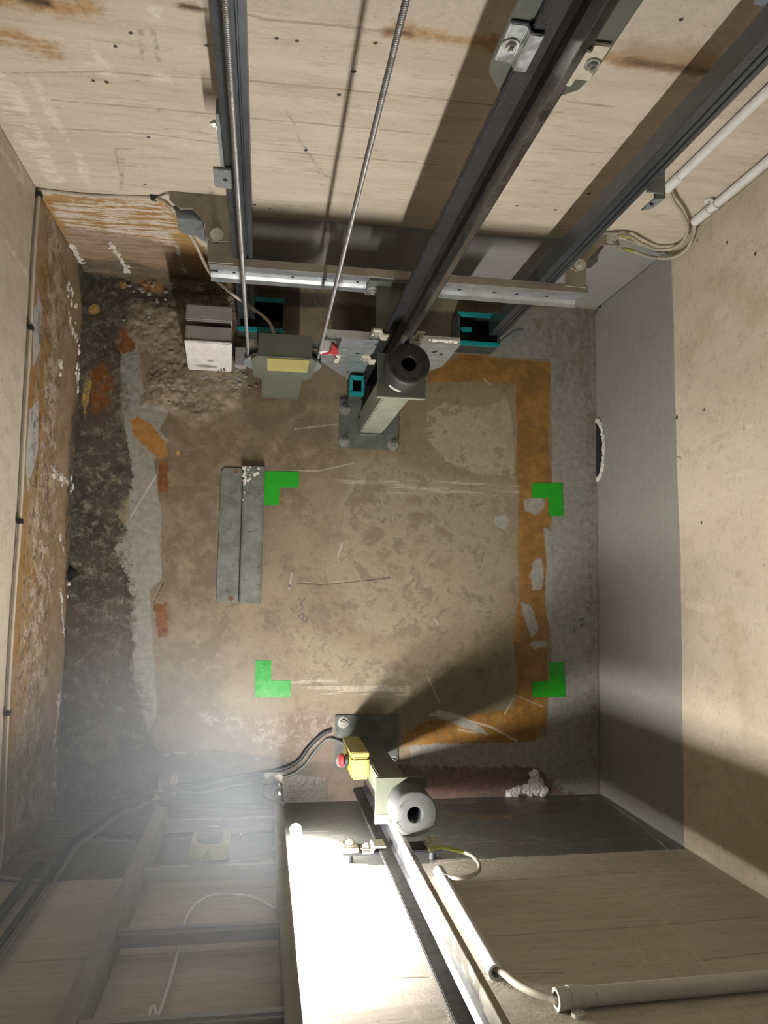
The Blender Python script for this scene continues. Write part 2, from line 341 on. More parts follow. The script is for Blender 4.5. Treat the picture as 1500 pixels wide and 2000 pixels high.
# ------------------------------------------------------------------ floor
GREY = ((.235, .225, .20), (.185, .178, .158)); ORANGE = ((.235, .12, .026), (.15, .075, .017)); RUST = ((.17, .062, .015), (.11, .04, .011))
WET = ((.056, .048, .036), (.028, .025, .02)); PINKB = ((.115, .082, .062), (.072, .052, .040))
rubble = [[(-0.419, 0.834), (-0.301, 0.827), (-0.122, 0.872), (-0.014, 0.832), (-0.069, 0.638), (-0.081, 0.527), (-0.213, 0.459), (-0.288, 0.501), (-0.362, 0.513), (-0.338, 0.653), (-0.414, 0.725)]]
FLOOR = [
 dict(shapes=[[(0.486, 0.532), (0.547, 0.568), (0.630, 0.548), (0.747, 0.586), (0.768, 0.505), (0.768, 0.342), (0.647, 0.345), (0.549, 0.382), (0.491, 0.444)]], col=((.31, .275, .19), (.235, .203, .137)), amp=.006, soft=.003, op=.8, big=1, rough=.7, patch=(.42, .03)),
 dict(shapes=[[(0.261, 0.363), (0.372, 0.375), (0.517, 0.341), (0.780, 0.326), (0.776, 0.022), (0.665, -0.090), (0.442, -0.184), (0.286, -0.123), (0.191, 0.028), (0.218, 0.213)], [(0.089, -0.140), (0.287, -0.199), (0.444, -0.290), (0.289, -0.312), (0.137, -0.259)]],
      col=((.275, .24, .165), (.205, .173, .114)), amp=.02, soft=.03, op=.85, big=1, rough=.7, grit=.2, patch=(.45, .10)),
 dict(shapes=[[(-0.407, 0.556), (-0.069, 0.622), (0.179, 0.588), (0.214, 0.369), (0.004, 0.206), (-0.125, -0.360), (-0.293, -0.444), (-0.319, 0.197)]], col=((.125, .085, .052), (.09, .062, .038)), amp=.025, soft=.05, op=.75, big=1, rough=.6, patch=(.44, .14)),
 dict(shapes=[[(0.595, 0.809), (0.798, 0.857), (1.050, 0.909), (1.041, -0.641), (0.860, -0.637), (0.874, -0.446), (0.886, -0.245), (0.897, 0.233), (0.892, 0.728), (0.763, 0.737), (0.579, 0.725)], [(0.789, 0.890), (1.050, 0.909), (1.048, 0.738), (0.596, 0.710), (0.562, 0.807)],
      [(0.446, -0.477), (0.877, -0.462), (1.035, -0.449), (1.033, -0.641), (0.925, -0.631), (0.844, -0.553), (0.556, -0.547), (0.447, -0.537)], [(-0.436, 0.555), (-0.285, 0.410), (-0.326, 0.347), (-0.302, 0.197), (-0.290, 0.005), (-0.324, -0.025), (-0.304, -0.185), (-0.288, -0.387), (-0.314, -0.443), (-0.353, -0.286), (-0.379, -0.070), (-0.436, 0.090), (-0.390, 0.180), (-0.390, 0.345)],
      [(-0.332, -0.514), (-0.249, -0.480), (-0.078, -0.490), (0.076, -0.507), (0.203, -0.524), (0.144, -0.552), (-0.032, -0.548), (-0.147, -0.553), (-0.220, -0.516), (-0.261, -0.546)], [(-0.451, 0.738), (-0.398, 0.742), (-0.364, 0.559), (-0.288, 0.501), (-0.327, 0.392), (-0.419, 0.495)]],
      col=GREY, amp=.006, rough=.5, h=.5, flat=.6, grit=.25),
 dict(shapes=[[(0.953, 0.902), (1.050, 0.909), (1.049, 0.303), (1.017, 0.302), (1.003, 0.633), (0.952, 0.732)], [(0.832, 0.859), (1.050, 0.866), (1.040, 0.771), (0.917, 0.629), (0.900, 0.745)], ['s', .02, [(1.019, 0.401), (1.020, 0.074), (1.025, -0.557)]]],
      col=((.19, .14, .085), (.13, .095, .06)), amp=.02, soft=.02, op=.7, speck=(.5, .16), sscale=30, sstretch=(1.6, .4, 1)),
 dict(shapes=[[(0.494, 0.625), (0.489, 0.674), (0.563, 0.700), (0.596, 0.726), (0.763, 0.720), (0.892, 0.715), (0.885, 0.461), (0.898, 0.298), (0.883, 0.135), (0.889, -0.040), (0.878, -0.245), (0.871, -0.431), (0.836, -0.473), (0.603, -0.476), (0.430, -0.479), (0.415, -0.455), (0.492, -0.408), (0.763, -0.376), (0.779, -0.322), (0.768, -0.167), (0.783, -0.010), (0.780, 0.391), (0.777, 0.634), (0.646, 0.640)]],
      col=ORANGE, amp=.005, rough=.38, big=1, grit=.5, gcol=(.09, .05, .015), h=.2, flat=.5),
 dict(shapes=[[(0.800, 0.270), (0.864, 0.280), (0.870, 0.248), (0.838, 0.224), (0.803, 0.233)], [(0.833, 0.078), (0.855, 0.087), (0.866, 0.055), (0.859, -0.009), (0.829, -0.013), (0.819, 0.030)], [(0.786, -0.045), (0.826, -0.065), (0.849, -0.135), (0.829, -0.164), (0.809, -0.120)], [(0.821, -0.175), (0.872, -0.167), (0.878, -0.186), (0.837, -0.195)],
      [(0.867, 0.183), (0.894, 0.168), (0.892, -0.151), (0.872, -0.088), (0.876, 0.071)], [(0.705, 0.211), (0.747, 0.225), (0.763, 0.200), (0.738, 0.170), (0.710, 0.182)], [(0.507, -0.381), (0.570, -0.391), (0.650, -0.413), (0.698, -0.459), (0.634, -0.435), (0.539, -0.404)]],
      col=((.26, .25, .225), (.21, .20, .18)), amp=.005, rough=.5, h=.5, flat=.6),
 dict(shapes=[[(-0.566, -0.488), (-0.291, -0.497), (-0.121, -0.478), (0.083, -0.508), (0.218, -0.525), (0.447, -0.537), (0.540, -0.546), (0.844, -0.550), (0.925, -0.631), (1.033, -0.643), (1.032, -0.664), (-0.570, -0.660)]],
      col=PINKB, amp=.012, soft=.006, rough=.6, big=1, op=.9),
 dict(shapes=[[(-0.281, -0.394), (-0.125, -0.381), (0.222, -0.385), (0.398, -0.395), (0.430, -0.455), (0.415, -0.499), (0.203, -0.524), (0.083, -0.508), (-0.121, -0.478), (-0.249, -0.484), (-0.306, -0.472)]], col=((.19, .14, .11), (.135, .095, .073)), amp=.012, soft=.012, rough=.6, big=1, op=.8),
 dict(shapes=[[(-0.167, -0.388), (0.222, -0.390), (0.383, -0.402), (0.202, -0.481), (0.054, -0.493)]], col=((.30, .26, .225), (.24, .2, .17)), amp=.01, soft=.01, patch2=(.54, .05), op=.7),
 dict(shapes=[[(0.493, -0.545), (0.763, -0.554), (0.860, -0.576), (0.909, -0.623), (0.763, -0.629), (0.494, -0.634)]], col=((.16, .09, .075), (.10, .06, .05)), amp=.01, rough=.6, op=.85),
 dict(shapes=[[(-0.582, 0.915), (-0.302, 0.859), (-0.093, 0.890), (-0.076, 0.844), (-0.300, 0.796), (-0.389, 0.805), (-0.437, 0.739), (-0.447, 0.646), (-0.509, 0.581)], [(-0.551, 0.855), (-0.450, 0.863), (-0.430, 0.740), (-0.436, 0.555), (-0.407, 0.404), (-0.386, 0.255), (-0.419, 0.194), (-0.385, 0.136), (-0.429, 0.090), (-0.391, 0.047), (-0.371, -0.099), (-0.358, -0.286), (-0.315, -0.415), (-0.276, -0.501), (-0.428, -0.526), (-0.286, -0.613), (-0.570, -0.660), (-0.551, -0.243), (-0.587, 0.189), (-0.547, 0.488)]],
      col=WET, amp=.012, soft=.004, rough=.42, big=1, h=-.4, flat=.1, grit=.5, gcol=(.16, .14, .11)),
 dict(shapes=[[(-0.545, -0.100), (-0.395, -0.026), (-0.358, -0.286), (-0.315, -0.415), (-0.276, -0.501), (-0.525, -0.496)], [(-0.533, 0.641), (-0.440, 0.647), (-0.419, 0.510), (-0.472, 0.401), (-0.511, 0.340), (-0.533, 0.489)]], col=((.085, .05, .036), (.06, .037, .028)), amp=.03, soft=.03, rough=.5, op=.8),
 dict(shapes=[[(-0.501, -0.440), (-0.434, -0.392), (-0.389, -0.414), (-0.396, -0.484), (-0.456, -0.511), (-0.498, -0.489)]], col=((.27, .23, .15), (.18, .155, .10)), amp=.014, soft=.012, op=.75, rough=.7),
 dict(shapes=[[(-0.435, 0.739), (-0.399, 0.770), (-0.385, 0.727), (-0.395, 0.680), (-0.426, 0.660), (-0.444, 0.677)], [(-0.516, 0.596), (-0.483, 0.636), (-0.448, 0.577), (-0.455, 0.508), (-0.503, 0.475)], [(-0.308, -0.069), (-0.273, -0.066), (-0.262, -0.156), (-0.290, -0.171)], [(-0.308, 0.348), (-0.282, 0.349), (-0.284, 0.258), (-0.307, 0.257)]], col=RUST, amp=.006, rough=.3, h=.3),
 dict(shapes=[[(-0.403, 0.465), (-0.375, 0.479), (-0.330, 0.450), (-0.290, 0.391), (-0.283, 0.364), (-0.308, 0.351), (-0.341, 0.377), (-0.384, 0.420)], [(-0.404, 0.890), (-0.318, 0.886), (-0.324, 0.849), (-0.376, 0.853)]], col=((.30, .145, .04), (.24, .11, .03)), amp=.005, rough=.4, h=.6, flat=.9),
 dict(shapes=[['b', .014, [(-0.513, 0.790)]], ['b', .011, [(-0.435, 0.870)]], ['b', .009, [(-0.257, 0.374)]], [(-0.526, 0.595), (-0.511, 0.573), (-0.517, 0.520), (-0.523, 0.459), (-0.534, 0.519)]], col=((.36, .24, .06), (.28, .18, .045)), amp=.004, rough=.4, h=.4),
 dict(shapes=rubble, grow=0, col=((.235, .19, .135), (.15, .115, .078)), amp=.012, soft=.01, rough=.85, big=1, h=.4, flat=.0, grit=.5),
 dict(shapes=[[(0.200, 0.313), (0.788, 0.326), (0.788, 0.281), (0.216, 0.275)], [(0.077, -0.281), (0.444, -0.290), (0.444, -0.343), (0.079, -0.340)]], col=((.38, .345, .275), (.30, .27, .21)), amp=.004, soft=.006, speck=(.55, .05), sscale=26, sstretch=(.18, 2.2, 1), op=.8, rough=.6),
 dict(shapes=[['s', .006, [(0.507, -0.390), (0.602, -0.400), (0.698, -0.429), (0.779, -0.472)]], ['s', .004, [(0.763, -0.330), (0.861, -0.369)]], ['s', .004, [(0.739, -0.391), (0.771, -0.338)]], ['s', .003, [(0.595, -0.435), (0.650, -0.446)]], ['s', .003, [(-0.383, 0.180), (-0.343, 0.256), (-0.317, 0.302)]], ['s', .0022, [(0.000, 0.332), (0.153, 0.335), (0.261, 0.363)]], ['s', .0018, [(0.081, 0.460), (0.212, 0.482)]],
      ['s', .003, [(0.078, -0.020), (0.084, 0.026)]], ['s', .003, [(0.498, -0.275), (0.539, -0.359)]], ['s', .003, [(0.521, -0.106), (0.530, -0.125)]], ['s', .003, [(0.671, 0.648), (0.693, 0.630)]], ['s', .003, [(0.220, 0.074), (0.232, 0.120)]], ['b', .006, [(0.274, 0.542)]], ['s', .012, [(0.531, -0.381), (0.610, -0.400)]]],
      col=((.52, .49, .43), (.42, .39, .33)), amp=.0012, soft=.0015, op=.5, rough=.6, h=.4),
 dict(shapes=[[(0.173, 0.859), (0.349, 0.858), (0.342, 0.768), (0.190, 0.766)], [(-0.047, 0.894), (0.172, 0.886), (0.173, 0.846), (-0.045, 0.830)], [(0.340, 0.858), (0.587, 0.859), (0.579, 0.775), (0.366, 0.761)]], col=((.07, .05, .035), (.035, .026, .02)), amp=.006, soft=.008, op=.9, big=1),  # shade behind the foot plate and below the beam, painted into the floor
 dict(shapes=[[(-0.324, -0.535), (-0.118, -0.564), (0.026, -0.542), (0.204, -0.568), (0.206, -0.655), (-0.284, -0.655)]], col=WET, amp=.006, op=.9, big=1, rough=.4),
 dict(shapes=[[(-0.582, 0.915), (-0.302, 0.859), (-0.077, 0.892), (-0.044, 0.814), (-0.300, 0.796), (-0.389, 0.805), (-0.437, 0.739), (-0.391, 0.195), (-0.306, -0.458), (-0.286, -0.613), (-0.570, -0.660), (-0.587, 0.189)]], col=((.12, .105, .075), (.085, .075, .055)), amp=.006, soft=.01, patch2=(.54, .035), op=.85, h=.6),
 dict(shapes=[[(-0.582, 0.915), (-0.302, 0.859), (-0.077, 0.892), (-0.044, 0.814), (-0.300, 0.796), (-0.389, 0.805), (-0.437, 0.739), (-0.391, 0.195), (-0.306, -0.458), (-0.286, -0.613), (-0.570, -0.660), (-0.587, 0.189)]], col=((.20, .175, .13), (.15, .13, .10)), amp=.006, soft=.01, patch2=(.63, .02), op=.85, h=.8),
 dict(shapes=[[(-0.596, 0.899), (-0.047, 0.894), (0.002, 0.801), (-0.081, 0.527), (-0.214, 0.474), (-0.304, 0.531), (-0.394, 0.588), (-0.444, 0.739), (-0.565, 0.854)]], col=((.03, .024, .018), (.045, .036, .027)), amp=.01, soft=.02, crack=.04, op=.7, patch=(.48, .06)),
 dict(shapes=[[(-0.282, -0.025), (0.410, -0.092), (0.415, -0.455), (-0.265, -0.444)], [(-0.296, -0.372), (0.763, -0.368), (0.763, -0.551), (-0.289, -0.529)]], col=((.26, .215, .17), (.2, .16, .12)), amp=.02, soft=.04, patch2=(.62, .04), op=.4),
 dict(shapes=[[(-0.154, 0.462), (0.211, 0.526), (0.763, 0.293), (0.763, -0.291), (0.078, -0.318), (-0.163, -0.097)]], col=((.095, .066, .042), (.12, .088, .058)), amp=.02, soft=.06, patch=(.55, .05), op=.55),
 dict(shapes=[['s', .0035, [(0.191, -0.003), (0.268, 0.006), (0.377, 0.018)]], ['s', .003, [(0.100, -0.001), (0.191, -0.006)]], ['s', .004, [(0.340, 0.197), (0.356, 0.185), (0.362, 0.197)]], ['s', .003, [(-0.309, -0.062), (-0.293, -0.025), (-0.283, -0.003)]]], col=((.07, .055, .04), (.05, .04, .03)), amp=.002, soft=.0015, op=.6, h=-.8),
 dict(shapes=[['s', .0045, [(0.106, -0.050), (0.117, -0.054), (0.124, -0.048)]], ['s', .0045, [(0.118, -0.054), (0.112, -0.068), (0.120, -0.073), (0.111, -0.083)]], ['s', .0045, [(0.109, -0.096), (0.118, -0.093), (0.127, -0.099), (0.135, -0.106), (0.129, -0.115), (0.118, -0.111), (0.110, -0.105), (0.109, -0.096)]], ['s', .004, [(0.121, -0.093), (0.121, -0.113)]], ['s', .003, [(0.084, -0.080), (0.096, -0.089)]], ['b', .003, [(0.079, -0.011)]]], col=((.04, .04, .05), (.055, .05, .055)), amp=.001, soft=.0015, op=.9),
 dict(shapes=[['b', .016, [(0.983, -0.113)]], ['b', .008, [(0.971, -0.138)]], ['b', .01, [(1.014, -0.052)]]], col=((.035, .035, .03), (.06, .055, .05)), amp=.01, soft=.012, speck=(.5, .08), op=.9),
 dict(shapes=[[(-0.639, 0.911), (1.059, 0.909), (1.041, -0.649), (-0.570, -0.660)]], col=((.12, .09, .06), (.10, .075, .05)), amp=.0, speck=(.72, .04), sscale=45, op=.6),
 dict(shapes=[[(-0.639, 0.911), (1.059, 0.909), (1.041, -0.649), (-0.570, -0.660)]], col=((.50, .46, .38), (.42, .38, .3)), amp=.0, speck=(.735, .03), sscale=62, op=.6),
]
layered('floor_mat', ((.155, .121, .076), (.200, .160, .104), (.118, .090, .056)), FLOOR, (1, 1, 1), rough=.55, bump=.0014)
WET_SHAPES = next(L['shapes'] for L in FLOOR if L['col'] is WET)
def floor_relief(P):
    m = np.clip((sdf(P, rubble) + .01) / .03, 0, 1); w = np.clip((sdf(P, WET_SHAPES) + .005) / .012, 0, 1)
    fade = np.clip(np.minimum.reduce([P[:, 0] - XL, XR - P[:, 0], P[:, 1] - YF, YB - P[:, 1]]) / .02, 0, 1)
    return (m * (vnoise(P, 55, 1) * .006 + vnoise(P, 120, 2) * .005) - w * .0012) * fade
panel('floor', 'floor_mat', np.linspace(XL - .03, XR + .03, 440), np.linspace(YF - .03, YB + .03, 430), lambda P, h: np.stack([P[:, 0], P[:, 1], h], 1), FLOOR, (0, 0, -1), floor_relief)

# ------------------------------------------------------------------ walls
CONC = ((.46, .395, .31), (.53, .465, .38), (.37, .31, .235))
ZS = np.concatenate([np.linspace(0, 1.36, 310), [1.5, 1.8, 2.2, 2.8, TOP]])
PAINT = ((.30, .29, .275), (.27, .262, .25))
GREYW = ((.25, .241, .226), (.22, .212, .199))
BACK = [
 dict(shapes=[[(-0.573, 1.113), (0.999, 1.207), (0.490, 1.790), (-0.341, 1.651)]], col=((.50, .44, .37), (.44, .385, .32)), amp=.02, soft=.006, op=.8, rough=.85),
 dict(shapes=[['s', .006, [(-0.093, 1.140), (-0.021, 1.127), (0.094, 1.133), (0.212, 1.133), (0.344, 1.132)]], ['s', .004, [(-0.492, 0.910), (-0.309, 0.947), (-0.193, 0.953), (-0.057, 0.968), (0.091, 0.972), (0.243, 0.976), (0.399, 0.977), (0.540, 0.979)]], ['s', .003, [(-0.421, 0.845), (-0.233, 0.852), (-0.098, 0.855)]], ['s', .003, [(-0.059, 0.854), (0.161, 0.860), (0.306, 0.865)]], ['s', .003, [(-0.446, 0.749), (-0.245, 0.764), (-0.103, 0.753)]], ['s', .003, [(-0.061, 0.745), (0.088, 0.749), (0.352, 0.757)]], ['s', .003, [(0.566, 0.860), (0.678, 0.862)]], ['s', .003, [(0.485, 1.016), (0.629, 1.011)]]],
      col=((.26, .2, .14), (.3, .24, .18)), amp=.0009, soft=.0016, op=.8, h=-.6),
 dict(shapes=[['s', .03, [(0.186, 1.138), (0.263, 1.139), (0.352, 1.133)]], ['s', .028, [(0.557, 1.142), (0.605, 1.140), (0.757, 1.140)]], ['s', .05, [(-0.506, 1.015), (-0.436, 1.009), (-0.392, 0.992)]], ['s', .04, [(-0.461, 1.099), (-0.387, 1.095), (-0.300, 1.106)]]], col=((.38, .22, .07), (.28, .15, .05)), amp=.010, soft=.016, op=.9, patch=(.40, .14)),
 dict(shapes=[['s', .02, [(0.596, 1.138), (0.654, 1.135), (0.750, 1.136)]], ['s', .02, [(-0.401, 1.102), (-0.363, 1.102)]], ['s', .012, [(-0.156, 1.132), (-0.117, 1.130)]], ['s', .01, [(0.178, 1.134), (0.212, 1.135)]]], col=((.07, .035, .018), (.14, .07, .025)), amp=.006, soft=.008, op=.95, h=-.6),
 dict(shapes=[['s', .007, [(0.593, 1.140), (0.630, 1.136), (0.662, 1.138), (0.705, 1.138), (0.761, 1.134)]], ['s', .006, [(0.615, 1.138), (0.650, 1.134)]], ['s', .008, [(-0.396, 1.105), (-0.363, 1.102)]], ['s', .005, [(-0.155, 1.134), (-0.119, 1.132)]]], col=((.035, .018, .01), (.06, .03, .014)), amp=.002, soft=.003, op=.9, h=-1),
 dict(shapes=[['s', .05, [(0.594, 1.161), (0.725, 1.161)]]], col=((.25, .16, .09), (.3, .2, .12)), amp=.012, soft=.03, op=.75),
 dict(shapes=[[(-0.052, 0.443), (0.289, 0.460), (0.618, 0.459), (0.897, 0.494), (1.032, 0.444), (1.107, 0.363), (1.562, -0.447), (-0.084, -0.792)]], col=GREYW, amp=.002, soft=.001, rough=.42, h=.4, flat=.75, grit=.15),
 dict(shapes=[[(-0.550, 0.455), (-0.403, 0.468), (-0.271, 0.483), (-0.231, 0.418), (-0.162, 0.118), (-0.047, -0.016), (-0.050, -0.402), (-0.780, -0.550)]], col=((.30, .16, .045), (.36, .23, .08)), amp=.012, soft=.006, rough=.55, big=1, op=.95),
 dict(shapes=[[(-0.529, 0.427), (-0.283, 0.480), (-0.237, 0.361), (-0.285, 0.164), (-0.533, 0.151), (-0.541, 0.332)]], col=((.56, .50, .44), (.48, .41, .34)), amp=.02, soft=.01, patch=(.50, .05), rough=.85, h=.7),
 dict(shapes=[[(-0.535, 0.305), (-0.437, 0.294), (-0.277, 0.232), (-0.166, 0.041), (-0.048, -0.147), (-0.050, -0.402), (-0.761, -0.546)]], col=((.20, .145, .095), (.27, .2, .14)), amp=.02, soft=.02, op=.85, big=1, h=.3, flat=0),
 dict(shapes=[[(-0.559, 0.094), (-0.403, 0.114), (-0.298, 0.054), (-0.155, -0.016), (-0.048, -0.102), (1.042, -0.001), (1.116, -0.166), (-0.761, -0.546)]], col=((.10, .082, .06), (.06, .05, .038)), amp=.014, soft=.012, rough=.6, op=.9, h=-.4, flat=0, patch=(.43, .1)),
 dict(shapes=[['s', .012, [(-0.432, 0.219), (-0.424, 0.138), (-0.419, 0.038)]], ['s', .012, [(-0.539, 0.182), (-0.540, 0.087)]], ['s', .005, [(-0.256, 0.236), (-0.253, 0.136), (-0.252, 0.044)]]], col=((.66, .62, .58), (.54, .5, .46)), amp=.008, soft=.003, rough=.9, h=1.2),
 dict(shapes=[[(-0.081, -0.154), (1.040, 0.022), (1.148, -0.215), (-0.088, -0.467)]], col=((.30, .235, .16), (.2, .15, .1)), amp=.006, soft=.006, op=.9, h=.4, flat=0),
 dict(shapes=[[(-0.043, 0.453), (0.152, 0.391), (0.165, 0.251), (-0.045, 0.211)]], col=((.33, .32, .31), (.3, .29, .28)), amp=.004, op=.35),
 dict(shapes=[['s', .018, [(-0.311, 1.000), (-0.304, 0.968), (-0.304, 0.947)]], ['b', .012, [(-0.336, 0.962)]], ['b', .014, [(-0.202, 0.949)]], ['s', .016, [(-0.196, 1.116), (-0.193, 1.088)]], ['s', .012, [(-0.437, 0.977), (-0.437, 0.818), (-0.417, 0.661), (-0.422, 0.532)]], ['s', .05, [(-0.495, 0.899), (-0.498, 0.703), (-0.488, 0.542)]]], col=((.70, .64, .57), (.6, .54, .47)), amp=.012, soft=.006, patch=(.48, .06), op=.75, h=.2),
 dict(shapes=[['s', .006, [(-0.204, 1.066), (-0.206, 0.992)]], ['s', .004, [(-0.225, 1.065), (-0.233, 0.990)]], ['s', .005, [(0.019, 0.893), (0.035, 0.850)]], ['s', .004, [(0.040, 0.820), (0.060, 0.768), (0.097, 0.694)]], ['s', .01, [(0.083, 0.691), (0.116, 0.665)]], ['s', .003, [(-0.323, 0.658), (-0.341, 0.569), (-0.332, 0.696), (-0.293, 0.703)]], ['s', .004, [(-0.350, 0.628), (-0.296, 0.630)]], ['s', .003, [(-0.353, 0.516), (-0.339, 0.570)]], ['s', .004, [(0.668, 0.820), (0.709, 0.807)]]],
      col=((.20, .17, .15), (.15, .13, .12)), amp=.002, soft=.004, op=.75, speck=(.47, .12), sscale=90),
 dict(shapes=[['b', .0045, [(0.133, 1.026)]], ['b', .004, [(0.062, 0.762)]], ['b', .003, [(-0.004, 1.086)]], ['b', .003, [(0.030, 1.086)]], ['b', .003, [(0.113, 0.957)]], ['b', .003, [(0.160, 1.104)]], ['b', .004, [(-0.046, 0.505)]], ['b', .004, [(-0.257, 0.751)]], ['b', .004, [(-0.242, 1.057)]], ['b', .003, [(-0.274, 1.019)]], ['b', .003, [(-0.331, 0.918)]], ['b', .003, [(-0.307, 0.918)]], ['b', .003, [(0.631, 1.242)]], ['b', .003, [(0.572, 0.615)]], ['b', .003, [(0.715, 0.701)]], ['b', .003, [(-0.120, 1.049)]], ['b', .003, [(-0.293, 0.555)]], ['b', .003, [(0.669, 0.613)]]], col=((.03, .025, .02), (.05, .04, .03)), amp=.0012, soft=.001, h=-1.5),
 dict(shapes=[[(-0.537, 1.333), (0.763, 1.557), (1.558, 0.728), (-1.003, 0.376)]], col=((.20, .15, .10), (.17, .13, .09)), amp=0, speck=(.70, .04), sscale=48, op=.55, h=-.5, sstretch=(.6, 1, 1.3)),
]
layered('wall_back_mat', CONC, BACK, (.7, 1, 5), rough=.8, bump=.0016, pores=.9)
panel('wall_back', 'wall_back_mat', np.linspace(XL - .02, XR + .02, 370), ZS, lambda P, h: np.stack([P[:, 0], np.full(len(P), YB), P[:, 1]], 1), BACK, (0, 1, 0))

RIGHT = [
 dict(shapes=[[(0.892, -0.270), (0.978, -0.047), (0.948, 0.393), (0.914, 0.447), (0.868, 0.474), (0.679, 0.480), (0.515, 0.479), (0.326, 0.482), (0.128, 0.489), (-0.002, 0.489), (-0.194, 0.488), (-0.320, 0.483), (-0.470, 0.482), (-0.638, 0.480), (-0.657, -0.028), (-0.759, -0.168)]], col=GREYW, amp=.002, soft=.001, rough=.42, h=.45, flat=.75, grit=.12),
 dict(shapes=[['s', .006, [(0.867, 0.479), (0.516, 0.476)]], ['s', .003, [(0.326, 0.482), (0.128, 0.489), (-0.066, 0.488)]], ['s', .004, [(-0.194, 0.488), (-0.470, 0.482), (-0.636, 0.480)]]], col=((.25, .19, .13), (.4, .35, .28)), amp=.006, soft=.002, op=.8, patch=(.5, .05)),
 dict(shapes=[['s', .004, [(0.873, 0.003), (0.572, -0.016)]], ['s', .008, [(0.257, -0.036), (0.108, -0.035), (-0.088, -0.025), (-0.296, -0.026), (-0.437, -0.018)]]], col=((.62, .6, .55), (.5, .48, .44)), amp=.004, soft=.001, patch=(.46, .06), h=.8),
 dict(shapes=[['s', .012, [(0.911, -0.008), (0.746, -0.028), (0.408, -0.044), (0.309, -0.054)]], ['s', .008, [(0.141, -0.035), (-0.407, -0.029), (-0.532, -0.028)]], ['b', .02, [(0.904, 0.011)]]], col=((.10, .07, .045), (.16, .11, .07)), amp=.008, soft=.005, op=.8),
 dict(shapes=[['s', .01, [(0.337, 0.649), (0.356, 0.794)]], ['s', .02, [(-0.040, 0.511), (-0.049, 0.622)]], ['s', .006, [(0.793, 0.778), (0.782, 0.900)]], ['s', .006, [(0.252, 0.734), (0.259, 0.841)]], ['s', .01, [(-0.251, 0.526), (-0.187, 0.551)]], ['s', .006, [(-0.347, 0.475), (-0.348, 0.812)]]], col=((.66, .58, .47), (.58, .5, .4)), amp=.005, soft=.004, op=.65, patch=(.46, .08)),
 dict(shapes=[[(0.851, 0.534), (0.757, 1.347), (-0.621, 1.262), (-0.615, 0.488), (0.062, 0.503)]], col=((.24, .18, .12), (.2, .15, .1)), amp=0, speck=(.69, .04), sscale=42, op=.5, h=-.5),
 dict(shapes=[['b', .004, [(0.863, 0.598)]], ['b', .004, [(0.432, 0.610)]], ['b', .005, [(0.439, 0.486)]], ['b', .004, [(0.159, 0.587)]], ['b', .003, [(0.732, 0.821)]], ['s', .004, [(0.339, 0.482), (0.330, 0.502)]], ['b', .003, [(0.804, 0.720)]]], col=((.03, .025, .02), (.05, .04, .03)), amp=.0012, soft=.001, h=-1.2),
 dict(shapes=[['s', .05, [(0.581, 0.536), (0.629, 0.629)]], ['s', .04, [(-0.058, 0.682), (-0.275, 0.747)]], ['s', .05, [(0.714, 0.675), (0.610, 0.824)]]], col=((.40, .31, .2), (.36, .28, .19)), amp=.03, soft=.04, op=.6),
]
layered('wall_right_mat', ((.46, .395, .30), (.53, .46, .36), (.39, .325, .24)), RIGHT, (1, 1.6, 1), rough=.8, bump=.0014, pores=.9)
panel('wall_right', 'wall_right_mat', np.linspace(YF, YB, 350), ZS, lambda P, h: np.stack([np.full(len(P), XR), P[:, 0], P[:, 1]], 1), RIGHT, (1, 0, 0))

